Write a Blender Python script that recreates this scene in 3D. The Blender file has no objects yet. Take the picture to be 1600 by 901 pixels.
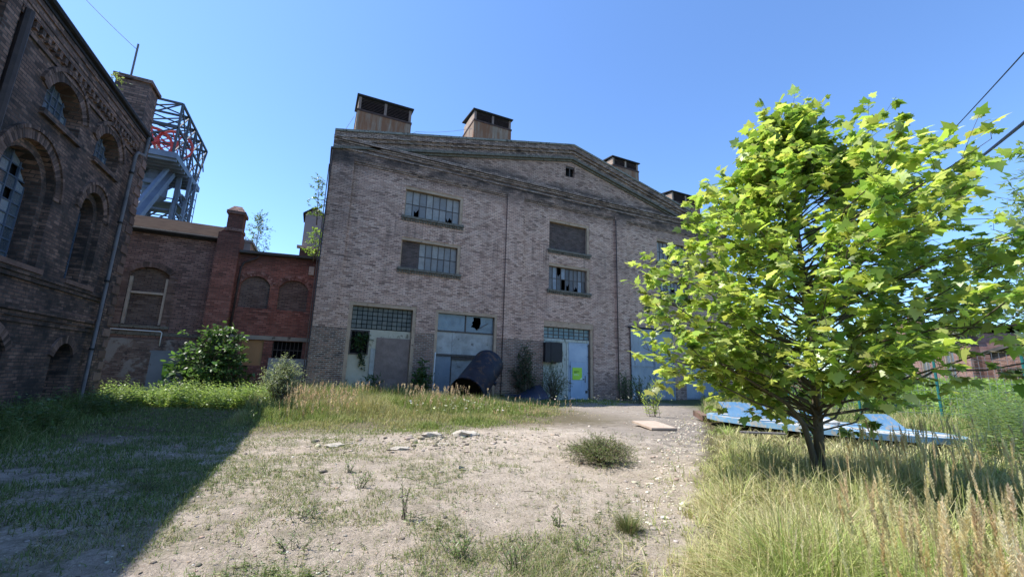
import bpy, math, random
import numpy as np
from mathutils import Vector, Matrix
from mathutils.geometry import tessellate_polygon
random.seed(7); rng = np.random.default_rng(11)
R = math.radians
S = bpy.context.scene
COL = S.collection

# ------------------------------------------------------------ camera
CAMZ = 1.6
yaw, pitch, roll = R(24.866), R(11.219), R(1.747)
Fv = Vector((math.sin(yaw)*math.cos(pitch), math.cos(yaw)*math.cos(pitch), math.sin(pitch)))
Rv = Vector((math.cos(yaw), -math.sin(yaw), 0)); Uv = Rv.cross(Fv)
ir = math.cos(roll)*Rv + math.sin(roll)*Uv; iu = -math.sin(roll)*Rv + math.cos(roll)*Uv
cd = bpy.data.cameras.new('camera'); cam = bpy.data.objects.new('camera', cd); COL.objects.link(cam)
m = Matrix((ir, iu, -Fv)).transposed().to_4x4(); m.translation = (0, 0, CAMZ); cam.matrix_world = m
cd.sensor_width = 36; cd.lens = 36*650/1600; cd.clip_start = .05; cd.clip_end = 3000
S.camera = cam

# ------------------------------------------------------------ light
SUN = Vector((-6.0, 2.9, 11.0)).normalized()
elev = math.asin(SUN.z); azim = math.atan2(SUN.x, SUN.y)
w = bpy.data.worlds.new('World'); S.world = w; w.use_nodes = True
nt = w.node_tree; bg = nt.nodes['Background']
sky = nt.nodes.new('ShaderNodeTexSky'); sky.sky_type = 'NISHITA'; sky.sun_disc = False
sky.sun_elevation = elev; sky.sun_rotation = azim % (2*math.pi)
sky.air_density = 1.0; sky.dust_density = 0.35; sky.ozone_density = 2.6; sky.altitude = 200
tn = nt.nodes.new('ShaderNodeMix'); tn.data_type = 'RGBA'; tn.blend_type = 'MULTIPLY'; tn.inputs[0].default_value = 1; tn.inputs[7].default_value = (.67, .82, 1.0, 1)
nt.links.new(sky.outputs[0], tn.inputs[6]); nt.links.new(tn.outputs[2], bg.inputs[0]); bg.inputs[1].default_value = 0.15
sd = bpy.data.lights.new('sun', 'SUN'); sd.energy = 4.1; sd.angle = R(.53); sd.color = (1, .955, .87)
so = bpy.data.objects.new('sun', sd); COL.objects.link(so); so.rotation_euler = SUN.to_track_quat('Z', 'Y').to_euler()
so.location = (-40, 20, 80)
S.view_settings.view_transform = 'Standard'; S.view_settings.look = 'None'
S.view_settings.exposure = 1.05; S.view_settings.gamma = 1
S.render.engine = 'CYCLES'
S.cycles.max_bounces = 7; S.cycles.transparent_max_bounces = 8

# ------------------------------------------------------------ node helpers
class NT:
    def __init__(s, name):
        s.m = bpy.data.materials.new(name); s.m.use_nodes = True; s.t = s.m.node_tree
        s.p = s.t.nodes['Principled BSDF']; s.out = s.t.nodes['Material Output']
        s.tc = s.t.nodes.new('ShaderNodeTexCoord'); s.co = s.tc.outputs['Object']
    def n(s, ty, **k):
        x = s.t.nodes.new(ty)
        for a, b in k.items(): setattr(x, a, b)
        return x
    def put(s, sock, v):
        if isinstance(v, bpy.types.NodeSocket): s.t.links.new(v, sock)
        elif isinstance(v, (tuple, list)) and sock.type == 'RGBA': sock.default_value = tuple(v)[:3]+(1,)
        else: sock.default_value = v
    def noise(s, sc, det=3, rough=.55, vec=None, dist=0):
        x = s.n('ShaderNodeTexNoise'); s.put(x.inputs['Vector'], vec or s.co)
        x.inputs['Scale'].default_value = sc; x.inputs['Detail'].default_value = det
        x.inputs['Roughness'].default_value = rough; x.inputs['Distortion'].default_value = dist
        return x.outputs[0]
    def voro(s, sc, vec=None, out='Distance', feat='F1'):
        x = s.n('ShaderNodeTexVoronoi', feature=feat); s.put(x.inputs['Vector'], vec or s.co); x.inputs['Scale'].default_value = sc
        return x.outputs[out]
    def scale(s, v, vec=None):
        x = s.n('ShaderNodeMapping'); s.put(x.inputs[0], vec or s.co); x.inputs['Scale'].default_value = v
        return x.outputs[0]
    def ramp(s, f, stops, interp='LINEAR'):
        x = s.n('ShaderNodeValToRGB'); s.put(x.inputs[0], f); e = x.color_ramp.elements; x.color_ramp.interpolation = interp
        while len(e) > 1: e.remove(e[-1])
        e[0].position = stops[0][0]; e[0].color = tuple(stops[0][1])+(1,)
        for p, c in stops[1:]: q = e.new(p); q.color = tuple(c)+(1,)
        return x.outputs[0]
    def mix(s, f, a, b, mode='MIX'):
        x = s.n('ShaderNodeMix', data_type='RGBA', blend_type=mode)
        s.put(x.inputs[0], f); s.put(x.inputs[6], a); s.put(x.inputs[7], b); return x.outputs[2]
    def ma(s, op, a, b=0., c=None):
        x = s.n('ShaderNodeMath', operation=op); s.put(x.inputs[0], a); s.put(x.inputs[1], b)
        if c is not None: s.put(x.inputs[2], c)
        return x.outputs[0]
    def mr(s, v, a, b, c=0., d=1.):
        x = s.n('ShaderNodeMapRange'); s.put(x.inputs[0], v)
        for i, q in enumerate((a, b, c, d)): x.inputs[i+1].default_value = q
        return x.outputs[0]
    def xyz(s):
        x = s.n('ShaderNodeSeparateXYZ'); s.put(x.inputs[0], s.co); return x.outputs
    def isl(s): return s.n('ShaderNodeNewGeometry').outputs['Random Per Island']
    def fin(s, col, rough=.8, bump=None, bs=.3, bd=.02, metal=0., spec=.3):
        s.put(s.p.inputs['Base Color'], col); s.put(s.p.inputs['Roughness'], rough); s.put(s.p.inputs['Metallic'], metal)
        s.p.inputs['Specular IOR Level'].default_value = spec
        if bump is not None:
            b = s.n('ShaderNodeBump'); b.inputs['Strength'].default_value = bs; b.inputs['Distance'].default_value = bd
            s.put(b.inputs['Height'], bump); s.put(s.p.inputs['Normal'], b.outputs[0])
        return s.m

def brick_mat(name, pal, mortar, course=.09, length=.27, stain=None, soot=.5, sootcol=(.018, .016, .016), msize=.014, dark=.5, bs=.5, lightmortar=None):
    n = NT(name); x = n.xyz()
    u = n.ma('ADD', x[0], x[1]); cb = n.n('ShaderNodeCombineXYZ'); n.put(cb.inputs[0], u); n.put(cb.inputs[1], x[2])
    b = n.n('ShaderNodeTexBrick'); n.put(b.inputs['Vector'], cb.outputs[0]); b.inputs['Scale'].default_value = 1
    b.inputs['Color1'].default_value = (0, 0, 0, 1); b.inputs['Color2'].default_value = (1, 1, 1, 1); b.inputs['Mortar'].default_value = (.5, .5, .5, 1)
    b.inputs['Mortar Size'].default_value = msize; b.inputs['Mortar Smooth'].default_value = .25
    b.inputs['Brick Width'].default_value = length; b.inputs['Row Height'].default_value = course; b.offset = .5
    c = n.ramp(b.outputs['Color'], pal)
    big = n.noise(.35, 4, .6); mid = n.noise(2.2, 5, .65); fine = n.noise(22, 3, .6)
    c = n.mix(n.mr(big, .35, .7, 0, .45), c, tuple(q*1.3 for q in pal[-1][1]), 'MIX')
    mo = n.mix(n.mr(mid, .4, .6, 0, 1), mortar, tuple(q*.35 for q in mortar)) if lightmortar is None else lightmortar(n, x, mid)
    c = n.mix(b.outputs['Fac'], c, mo)
    c = n.mix(n.mr(fine, .3, .7, 0, .35), c, tuple(q*.5 for q in pal[1][1]))
    # soot and missing-face patches
    st = n.noise(1.1, 6, .7, n.scale((.6, .6, 1.6)))
    c = n.mix(n.mr(st, .55, .72, 0, soot), c, sootcol)
    spall = n.noise(5, 4, .75)
    c = n.mix(n.mr(spall, .66, .72, 0, .7), c, tuple(q*.35 for q in pal[0][1]))
    if stain: c = stain(n, c, x, mid, big)
    h = n.ma('SUBTRACT', n.ma('MULTIPLY', fine, .35), b.outputs['Fac'])
    h = n.ma('SUBTRACT', h, n.mr(spall, .64, .74, 0, 1.2))
    return n.fin(c, .9, h, bs, .012)

def noisy(name, c1, c2, sc=3, rough=.8, c3=None, t3=.62, sc3=6, bs=.2, metal=0., stretch=None, spec=.3, bd=.01):
    n = NT(name); v = n.scale(stretch) if stretch else None
    a = n.noise(sc, 5, .65, v); c = n.mix(n.mr(a, .3, .7), c1, c2)
    if c3: c = n.mix(n.mr(n.noise(sc3, 5, .7, v), t3, t3+.06), c, c3)
    return n.fin(c, rough, n.noise(sc*9, 4, .6, v), bs, bd, metal, spec)

def hall_stain(n, c, x, mid, big):
    # unpainted dark plinth courses up to z 3.4 left of the third gate
    z = n.ma('ADD', x[2], n.ma('MULTIPLY', mid, .12))
    soot = n.noise(1.3, 7, .72, n.scale((.45, 1, 1.3)))
    top = n.ma('MULTIPLY', n.mr(x[2], 11.3, 12.5), n.mr(x[2], 13.9, 13.3, .35, 1)); c = n.mix(n.ma('MULTIPLY', top, n.mr(soot, .34, .54, .15, .95)), c, (.026, .022, .02))
    edge = n.ma('MULTIPLY', n.mr(x[0], -12.6, -13.6), n.mr(x[2], 6, 12, .1, 1)); c = n.mix(n.ma('MULTIPLY', edge, n.mr(soot, .36, .6, .2, .8)), c, (.03, .026, .025))
    # water streaks under the cornice and sills
    sk = n.noise(1.0, 4, .7, n.scale((2.4, 1, .14)))
    c = n.mix(n.ma('MULTIPLY', n.mr(sk, .6, .8, 0, .3), n.mr(x[2], 4, 13, .2, 1)), c, (.05, .042, .042))
    grime = n.mr(n.noise(.3, 8, .78), .48, .70, 0, .55); c = n.mix(grime, c, (.13, .095, .08))
    damp = n.ma('MULTIPLY', n.mr(x[2], 1.8, .2), n.mr(mid, .3, .6, .4, 1)); c = n.mix(n.ma('MULTIPLY', damp, .6), c, (.06, .05, .04))
    for zs_ in (9.5, 6.6, 9.1): 
        st_ = n.ma('MULTIPLY', n.ma('MULTIPLY', n.mr(x[2], zs_-2.2, zs_, 0, 1), n.mr(x[2], zs_+.05, zs_, 0, 1)), n.mr(n.noise(1.0, 4, .7, n.scale((3.1, 1, .2))), .54, .70, 0, .45)); c = n.mix(st_, c, (.07, .055, .045))
    # pale lime bloom
    c = n.mix(n.mr(n.noise(.8, 6, .7), .60, .74, 0, .4), c, (.42, .36, .34))
    return c
PINK = [(0, (.17, .10, .08)), (.12, (.44, .265, .19)), (.4, (.73, .47, .35)), (.8, (.82, .57, .44)), (1, (.52, .31, .235))]
M = {}
M['hall'] = brick_mat('pink_brick', PINK, (.33, .26, .21), stain=hall_stain, soot=.22, msize=.013)
M['hall_low'] = brick_mat('raw_brick', [(0, (.04, .028, .025)), (.3, (.15, .09, .065)), (.6, (.22, .125, .088)), (1, (.34, .18, .125))], (.36, .31, .27), soot=.3, msize=.02,
                          lightmortar=lambda n, x, mid: n.mix(n.mr(mid, .35, .6), (.46, .39, .31), (.28, .23, .19)))
M['hall_cornice'] = brick_mat('sooty_cornice_brick', [(0, (.04, .032, .03)), (.35, (.19, .125, .10)), (.7, (.36, .25, .20)), (1, (.48, .35, .28))], (.15, .12, .10), soot=.93, msize=.016,
    stain=lambda n, c, x, mid, big: n.mix(n.mr(n.noise(1.2, 6, .75, n.scale((.5, 1, 2.2))), .58, .68, 0, .8), c, (.30, .27, .24)))
M['infill'] = brick_mat('dark_infill_brick', [(0, (.05, .036, .03)), (.5, (.10, .07, .06)), (1, (.15, .10, .085))], (.11, .10, .09), soot=.5)
M['old'] = brick_mat('old_dark_brick', [(0, (.03, .022, .018)), (.25, (.15, .09, .068)), (.55, (.28, .165, .12)), (.8, (.44, .27, .20)), (1, (.17, .10, .08))], (.13, .12, .11), soot=.9, msize=.012,
    stain=lambda n, c, x, mid, big: n.mix(n.ma('MULTIPLY', n.mr(n.noise(.9, 6, .7), .38, .62, .15, .95), n.mr(x[2], 9.6, 6.9, .2, 1)), n.mix(n.mr(n.noise(2.6, 5, .8), .66, .70, 0, .8), c, (.38, .33, .25)), (.028, .026, .026)))
M['rear'] = brick_mat('brown_brick', [(0, (.06, .036, .03)), (.4, (.19, .10, .08)), (.75, (.27, .15, .12)), (1, (.34, .21, .17))], (.13, .11, .10), soot=.6)
M['red'] = brick_mat('red_brick', [(0, (.11, .04, .03)), (.4, (.22, .075, .052)), (.75, (.29, .105, .075)), (1, (.36, .16, .12))], (.15, .12, .10), soot=.55, msize=.011,
    stain=lambda n, c, x, mid, big: n.mix(n.mr(x[2], 6.2, 7.0, 0, .6), c, (.04, .025, .022)))
M['infill_rear'] = brick_mat('tan_infill_brick', [(0, (.09, .055, .045)), (.5, (.15, .10, .08)), (1, (.21, .145, .115))], (.12, .105, .095), soot=.35)
def rustic(n, c, x, mid, big):
    c = n.mix(n.mr(n.noise(.7, 5, .7), .50, .55, 0, 1), c, n.mix(mid, (.22, .20, .18), (.36, .33, .29)))
    return n.mix(n.mr(n.noise(1.1, 4, .7), .6, .64, 0, .8), c, (.07, .055, .05))
M['ruin'] = brick_mat('crumbled_brick', [(0, (.07, .05, .04)), (.5, (.19, .12, .095)), (1, (.30, .22, .18))], (.24, .21, .18), soot=.4, stain=rustic, bs=.9)
def isl_brick(name, cols, bs=.4):
    n = NT(name); c = n.ramp(n.isl(), cols); f = n.noise(25, 4, .7)
    c = n.mix(n.mr(n.noise(1.5, 5, .7), .5, .68, 0, .75), c, (.025, .022, .02)); c = n.mix(n.mr(f, .3, .7, 0, .3), c, (.07, .05, .04))
    return n.fin(c, .9, f, bs, .01)
M['arch_old'] = isl_brick('old_voussoir', [(0, (.05, .035, .03)), (.5, (.15, .095, .075)), (1, (.27, .175, .14))])
M['arch_red'] = isl_brick('red_voussoir', [(0, (.16, .06, .045)), (.5, (.27, .12, .09)), (1, (.38, .21, .17))])
M['arch_rear'] = isl_brick('brown_voussoir', [(0, (.12, .075, .06)), (.5, (.19, .115, .09)), (1, (.26, .17, .14))])
M['conc'] = noisy('weathered_concrete', (.22, .20, .165), (.36, .32, .26), 2, .9, (.09, .075, .06), .6, 3)
M['tanframe'] = noisy('tan_window_surround', (.34, .24, .16), (.47, .34, .24), 3, .85, (.12, .09, .07), .6, 5)
M['sill'] = noisy('mossy_sill', (.10, .09, .07), (.20, .18, .15), 5, .9, (.05, .05, .035), .55, 9)
M['coping'] = noisy('coping_stone', (.13, .125, .11), (.30, .29, .25), 3, .9, (.05, .05, .045), .55, 6)
def rust_plate(name, c1, c2, rust, t=.52):
    n = NT(name); st = n.noise(1.6, 5, .7, n.scale((2.2, 2.2, .22))); big = n.noise(.9, 4, .6)
    c = n.mix(n.mr(big, .35, .65), c1, c2); c = n.mix(n.mr(st, t, t+.16, 0, .85), c, rust)
    c = n.mix(n.mr(n.noise(2.0, 5, .7, n.scale((3, 3, .3))), .64, .7, 0, .8), c, (.05, .035, .025))
    return n.fin(c, .85, n.noise(20, 4), .2, .01)
M['ventbase'] = rust_plate('rust_streaked_plaster', (.22, .165, .12), (.30, .235, .175), (.20, .085, .04), .40)
M['ventwood'] = noisy('dark_vent_timber', (.045, .03, .026), (.10, .06, .05), 4, .85, (.16, .08, .06), .6, 5)
M['black'] = noisy('tar_black', (.012, .012, .013), (.03, .028, .028), 4, .7)
M['pale'] = noisy('pale_vent_side', (.28, .20, .15), (.40, .31, .24), 3, .85, (.25, .17, .11), .6, 4)
M['steel'] = noisy('rusty_steel_bar', (.05, .045, .042), (.11, .085, .07), 8, .6, (.14, .07, .04), .6, 9)
M['pipe'] = noisy('galvanised_downpipe', (.12, .11, .11), (.20, .185, .18), 3, .7, (.16, .12, .10), .6, 6, metal=.3)
M['pipe_dark'] = noisy('dark_downpipe', (.03, .024, .024), (.07, .05, .045), 3, .6)
M['pipe_white'] = noisy('white_pipe', (.6, .6, .58), (.72, .72, .7), 4, .5, (.3, .25, .2), .66, 6)
def glass(name, cols, thr=.62, dark=(.02, .024, .03), rough=.25):
    n = NT(name); c = n.ramp(n.isl(), cols); d = n.noise(3.0, 5, .7)
    c = n.mix(n.mr(d, .45, .75, 0, .5), c, tuple(q*.45 for q in cols[0][1])); c = n.mix(n.mr(n.noise(14, 4, .7), .5, .8, 0, .4), c, (.18, .16, .13))
    return n.fin(c, n.mr(d, .3, .7, rough, rough+.3), n.noise(1.3, 2), .25, .01, spec=.6)
M['glass'] = glass('dirty_wired_glass', [(0, (.15, .14, .13)), (.3, (.23, .21, .19)), (.7, (.31, .285, .25)), (1, (.13, .12, .115))])
M['glass_dark'] = glass('sooty_glass', [(0, (.035, .035, .04)), (.4, (.10, .085, .08)), (.8, (.16, .15, .15)), (1, (.26, .29, .33))])
M['glass_block'] = glass('grey_glass_block', [(0, (.07, .08, .065)), (.5, (.105, .115, .10)), (1, (.14, .14, .11))], rough=.4)
M['glass_blue'] = glass('blue_grey_glass', [(0, (.11, .15, .18)), (1, (.16, .215, .25))], rough=.15)
M['glass_teal'] = glass('teal_glass', [(0, (.10, .18, .20)), (.5, (.15, .24, .26)), (1, (.20, .27, .27))], rough=.3)
M['glass_win'] = glass('reflective_old_glass', [(0, (.04, .055, .07)), (.5, (.13, .16, .19)), (1, (.26, .31, .36))], rough=.12)
M['glass_blk'] = glass('dark_arched_glass', [(0, (.02, .024, .026)), (.6, (.05, .06, .06)), (1, (.14, .17, .18))], rough=.1)
M['bluebar'] = noisy('blue_grey_glazing_bar', (.05, .08, .13), (.11, .14, .19), 5, .6)
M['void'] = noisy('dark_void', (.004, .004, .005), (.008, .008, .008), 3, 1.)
M['plaster'] = noisy('cream_plaster', (.40, .36, .27), (.52, .47, .36), 1.5, .9, (.20, .17, .12), .60, 2.2)
M['osb'] = noisy('brown_chipboard', (.17, .125, .105), (.27, .20, .17), 2.5, .9, (.11, .085, .075), .58, 25)
M['plypanel'] = noisy('orange_plywood', (.36, .19, .085), (.46, .26, .12), 1.5, .8, (.26, .12, .05), .62, 3, stretch=(1, 1, .3))
M['mottled'] = noisy('mottled_plaster_panel', (.24, .235, .21), (.46, .45, .42), 1.6, .85, (.15, .14, .12), .6, 2.5)
M['greyleaf'] = noisy('blue_grey_leaf', (.17, .20, .225), (.25, .28, .30), 2, .7, (.11, .11, .11), .62, 4)
M['blueleaf'] = rust_plate('pale_blue_paint', (.32, .40, .49), (.42, .50, .57), (.20, .22, .24), .62)
M['bluewicket'] = rust_plate('blue_wicket_paint', (.30, .40, .51), (.38, .48, .58), (.12, .17, .25), .6)
M['peel'] = noisy('peeling_green_white_paint', (.36, .38, .33), (.50, .52, .46), 2, .85, (.16, .17, .12), .55, 5, stretch=(2, 2, .7))
M['gate'] = rust_plate('blue_grey_sheet', (.27, .31, .34), (.36, .40, .42), (.20, .15, .11), .56)
M['boxblack'] = noisy('black_steel_box', (.008, .008, .011), (.02, .018, .024), 3, .45)
M['tank'] = noisy('blue_black_tank_paint', (.009, .011, .019), (.022, .025, .037), 2.5, .55, (.085, .05, .032), .55, 3.5, spec=.3)
M['tarp'] = noisy('navy_sheet', (.012, .018, .036), (.03, .04, .065), 2, .4, spec=.5)
M['roof'] = noisy('roof_felt', (.05, .048, .046), (.09, .085, .08), 1.5, .9)
M['rooftile'] = noisy('grey_brown_roof', (.035, .028, .025), (.065, .05, .042), 2, 1., (.05, .045, .04), .6, 4, spec=0)
M['tower'] = noisy('grey_blue_tower_steel', (.085, .11, .16), (.14, .175, .24), .6, .6, (.09, .10, .13), .62, 1)
M['towerdark'] = noisy('dark_tower_steel', (.03, .04, .05), (.07, .08, .10), .6, .6)
M['wheelred'] = noisy('red_sheave_paint', (.50, .06, .06), (.62, .10, .09), 2, .5)
M['greytower'] = noisy('grey_render', (.25, .24, .235), (.33, .315, .30), .8, .9)
def flat(name, c, r=.6): return noisy(name, c, tuple(q*1.15 for q in c), 3, r, bs=.05)
M['sign'] = flat('lime_sign', (.36, .62, .05), .5); M['signdark'] = flat('sign_headline', (.05, .14, .02)); M['signwhite'] = flat('sign_print', (.6, .75, .5))
M['cable'] = flat('black_cable', (.012, .014, .022), .5)
M['wire'] = flat('grey_wire', (.16, .18, .22), .5)
M['greenpost'] = flat('green_post', (.02, .13, .13), .4)
M['board'] = noisy('weathered_board', (.36, .28, .22), (.48, .39, .31), 5, .85, (.22, .16, .12), .6, 8)
M['stone'] = noisy('pale_rubble', (.34, .30, .25), (.50, .46, .40), 4, .9, (.2, .17, .14), .6, 6, bs=.6, bd=.03)
M['stone_d'] = noisy('dark_debris', (.05, .045, .04), (.11, .10, .09), 5, .9)
M['bluetrim'] = noisy('worn_blue_paint', (.12, .27, .44), (.22, .38, .54), 3, .6, (.36, .36, .34), .52, 5)
n_ = NT('flaking_white_deck')
d_ = n_.noise(1.6, 6, .75); c_ = n_.mix(n_.mr(d_, .4, .6), (.42, .42, .40), (.56, .57, .57)); c_ = n_.mix(n_.mr(n_.noise(2.4, 6, .8), .48, .56, 0, .9), c_, (.27, .24, .19))
c_ = n_.mix(n_.mr(n_.noise(5, 5, .8), .62, .66, 0, .9), c_, (.25, .40, .55)); M['deck'] = n_.fin(c_, .7, d_, .3, .02)
M['bark'] = noisy('tree_bark', (.075, .06, .042), (.17, .145, .105), 6, .9, (.05, .045, .03), .6, 14, bs=.6, stretch=(1, 1, .4), bd=.02)
M['twig'] = noisy('grey_twig', (.09, .075, .055), (.15, .125, .095), 8, .9)
def leafmat(name, trans=.38, rough=.5, spec=.35, gain=(1.25, 1.35, .7)):
    n = NT(name); a = n.n('ShaderNodeAttribute', attribute_name='tint').outputs['Color']
    v = n.mix(n.mr(n.noise(9, 3), .3, .7, 0, .3), a, n.mix(1., a, (.6, .62, .5), 'MULTIPLY'))
    n.put(n.p.inputs['Base Color'], v); n.p.inputs['Roughness'].default_value = rough; n.p.inputs['Specular IOR Level'].default_value = spec
    if trans:
        t = n.n('ShaderNodeBsdfTranslucent'); n.put(t.inputs['Color'], n.mix(1., v, gain, 'MULTIPLY'))
        ms = n.n('ShaderNodeMixShader'); ms.inputs[0].default_value = trans
        n.t.links.new(n.p.outputs[0], ms.inputs[1]); n.t.links.new(t.outputs[0], ms.inputs[2]); n.t.links.new(ms.outputs[0], n.out.inputs[0])
    return n.m
M['leaf'] = leafmat('green_leaf', .45, .38, .5, (1.45, 1.5, .9)); M['grass'] = leafmat('grass_blade', .3, .6, .2, (1.1, 1.15, .9)); M['straw'] = leafmat('dry_straw', .5, .7, .2, (1.15, 1.1, 1))
# ------------------------------------------------------------ mesh helpers
class MB:
    def __init__(s): s.v = []; s.f = []
    def add(s, vs, fs):
        o = len(s.v); s.v += [tuple(q) for q in vs]; s.f += [tuple(i+o for i in q) for q in fs]; return s
    def box(s, x0, x1, y0, y1, z0, z1):
        return s.add([(x, y, z) for z in (z0, z1) for y in (y0, y1) for x in (x0, x1)],
                     [(0, 2, 3, 1), (4, 5, 7, 6), (0, 1, 5, 4), (2, 6, 7, 3), (0, 4, 6, 2), (1, 3, 7, 5)])
    def bar(s, a, b, w, h=None):
        a = Vector(a); b = Vector(b); d = (b-a).normalized(); h = h or w
        up = Vector((0, 0, 1)) if abs(d.z) < .95 else Vector((0, 1, 0))
        x = d.cross(up).normalized()*w/2; y = x.cross(d).normalized()*h/2
        vs = [p+q for p in (a, b) for q in (-x-y, x-y, x+y, -x+y)]
        return s.add(vs, [(3, 2, 1, 0), (4, 5, 6, 7), (0, 1, 5, 4), (1, 2, 6, 5), (2, 3, 7, 6), (3, 0, 4, 7)])
    def tube(s, pts, rad, n=8, cap=True):
        pts = [Vector(p) for p in pts]; rad = rad if isinstance(rad, (list, tuple)) else [rad]*len(pts)
        o = len(s.v); ref = None
        for i, p in enumerate(pts):
            d = (pts[min(i+1, len(pts)-1)]-pts[max(i-1, 0)]).normalized()
            if ref is None: ref = d.orthogonal().normalized()
            x = (ref - d*ref.dot(d)).normalized(); ref = x; y = d.cross(x)
            for k in range(n):
                a = 2*math.pi*k/n; s.v.append(tuple(p+(x*math.cos(a)+y*math.sin(a))*rad[i]))
        for i in range(len(pts)-1):
            for k in range(n):
                s.f.append((o+i*n+k, o+i*n+(k+1) % n, o+(i+1)*n+(k+1) % n, o+(i+1)*n+k))
        if cap: s.f.append(tuple(o+k for k in reversed(range(n)))); s.f.append(tuple(o+(len(pts)-1)*n+k for k in range(n)))
        return s
    def prism(s, loop, org, u, v, nrm, d0, d1):
        """closed 2-D loop (u,v), extruded along nrm from d0 to d1"""
        return s.panel([loop], org, u, v, nrm, d0, d1)
    def panel(s, loops, org, u, v, nrm, d0, d1):
        org, u, v, nrm = map(Vector, (org, u, v, nrm)); tri = tessellate_polygon([[Vector((a, b, 0)) for a, b in l] for l in loops])
        flat_ = [q for l in loops for q in l]; k = len(flat_); o = len(s.v)
        for d in (d0, d1): s.v += [tuple(org+u*a+v*b+nrm*d) for a, b in flat_]
        for t in tri:
            s.f.append((o+t[0], o+t[1], o+t[2])); s.f.append((o+k+t[2], o+k+t[1], o+k+t[0]))
        i = 0
        for l in loops:
            for j in range(len(l)):
                a = i+j; b = i+(j+1) % len(l); s.f.append((o+a, o+b, o+k+b, o+k+a))
            i += len(l)
        return s
ROOT = {}
def wloc(p):
    return ROOT.get(p.name, Vector((0, 0, 0))) if p else Vector((0, 0, 0))
SPLIT = {'plinth', 'clip', 'post', 'side_wall', 'hinge', 'roof', 'side_board', 'white_post', 'brick_pier', 'upper_panel', 'timber_frame', 'support_block', 'cap', 'latch', 'lightning_wire', 'back_wall', 'raking_cornice_'}
def pieces(mb):
    par = list(range(len(mb.v)))
    def fd(i):
        while par[i] != i: par[i] = par[par[i]]; i = par[i]
        return i
    for f in mb.f:
        for q in f[1:]: par[fd(q)] = fd(f[0])
    g_ = {}
    for f in mb.f: g_.setdefault(fd(f[0]), []).append(f)
    out = []
    for fs in g_.values():
        ids = sorted({i for f in fs for i in f}); mp = {i: k for k, i in enumerate(ids)}; m2 = MB(); m2.v = [mb.v[i] for i in ids]; m2.f = [tuple(mp[i] for i in f) for f in fs]; out.append(m2)
    return out
def obj(name, mb, mat, parent=None, smooth=False, label=None, kind=None):
    if name in SPLIT and parent:
        ps = pieces(mb)
        if len(ps) > 1: return [obj_(name, q, mat, parent, smooth, label, kind) for q in ps][0]
    return obj_(name, mb, mat, parent, smooth, label, kind)
def obj_(name, mb, mat, parent=None, smooth=False, label=None, kind=None):
    me = bpy.data.meshes.new(name); off = wloc(parent)
    me.from_pydata([tuple(Vector(q)-off) for q in mb.v], [], mb.f); me.validate(); me.update()
    bmn = __import__('bmesh').new(); bmn.from_mesh(me); __import__('bmesh').ops.recalc_face_normals(bmn, faces=bmn.faces); bmn.to_mesh(me); bmn.free()
    if smooth: me.polygons.foreach_set('use_smooth', [True]*len(me.polygons))
    o = bpy.data.objects.new(name, me); COL.objects.link(o); me.materials.append(M[mat] if isinstance(mat, str) else mat)
    if parent: o.parent = parent; ROOT[o.name] = off
    if label: o['label'] = label
    if kind: o['kind'] = kind
    return o
def thing(name, label, cat, loc=(0, 0, 0), group=None):
    o = bpy.data.objects.new(name, None); COL.objects.link(o); o.location = loc; o.empty_display_size = .3
    o['label'] = label; o['category'] = cat
    if group: o['group'] = group
    ROOT[o.name] = Vector(loc); return o
def tag(o, label, cat, group=None, kind=None):
    o['label'] = label; o['category'] = cat
    if group: o['group'] = group
    if kind: o['kind'] = kind
    return o
def rebase(o, p):
    """move a one-mesh thing's origin to p without moving its geometry"""
    p = Vector(p); o.data.transform(Matrix.Translation(-p)); o.location = p; return o
def np_mesh(name, V, F, mat, tint=None, parent=None, smooth=False):
    V = np.asarray(V, np.float32); F = np.asarray(F, np.int32); off = wloc(parent)
    V = V - np.array(off, np.float32); k = F.shape[1]; me = bpy.data.meshes.new(name)
    me.vertices.add(len(V)); me.vertices.foreach_set('co', V.ravel())
    me.loops.add(F.size); me.loops.foreach_set('vertex_index', F.ravel())
    me.polygons.add(len(F)); me.polygons.foreach_set('loop_start', np.arange(0, F.size, k, dtype=np.int32)); me.polygons.foreach_set('loop_total', np.full(len(F), k, np.int32))
    if smooth: me.polygons.foreach_set('use_smooth', np.ones(len(F), bool))
    me.update()
    if tint is not None:
        at = me.color_attributes.new('tint', 'FLOAT_COLOR', 'POINT'); c = np.ones((len(V), 4), np.float32); c[:, :3] = tint; at.data.foreach_set('color', c.ravel())
    o = bpy.data.objects.new(name, me); COL.objects.link(o); me.materials.append(M[mat])
    if parent: o.parent = parent; ROOT[o.name] = off
    return o
def cat(parts):
    Vs, Fs, Ts, o = [], [], [], 0
    for V, F, T in parts: Vs.append(V); Fs.append(F+o); Ts.append(T); o += len(V)
    return np.concatenate(Vs), np.concatenate(Fs), np.concatenate(Ts)
def frames(dirs, roll_=None, up=None):
    """rotation matrices whose local +Y runs along dirs; local Z is the face normal"""
    d = dirs/np.linalg.norm(dirs, axis=1, keepdims=True); u = np.tile([0., 0, 1.], (len(d), 1)) if up is None else up
    x = np.cross(d, u); nx = np.linalg.norm(x, axis=1, keepdims=True); x = np.where(nx < 1e-3, [[1., 0, 0]], x/np.maximum(nx, 1e-6)); z = np.cross(x, d)
    if roll_ is not None:
        c, s_ = np.cos(roll_)[:, None], np.sin(roll_)[:, None]; x, z = x*c+z*s_, z*c-x*s_
    return np.stack([x, d, z], axis=2)
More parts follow.
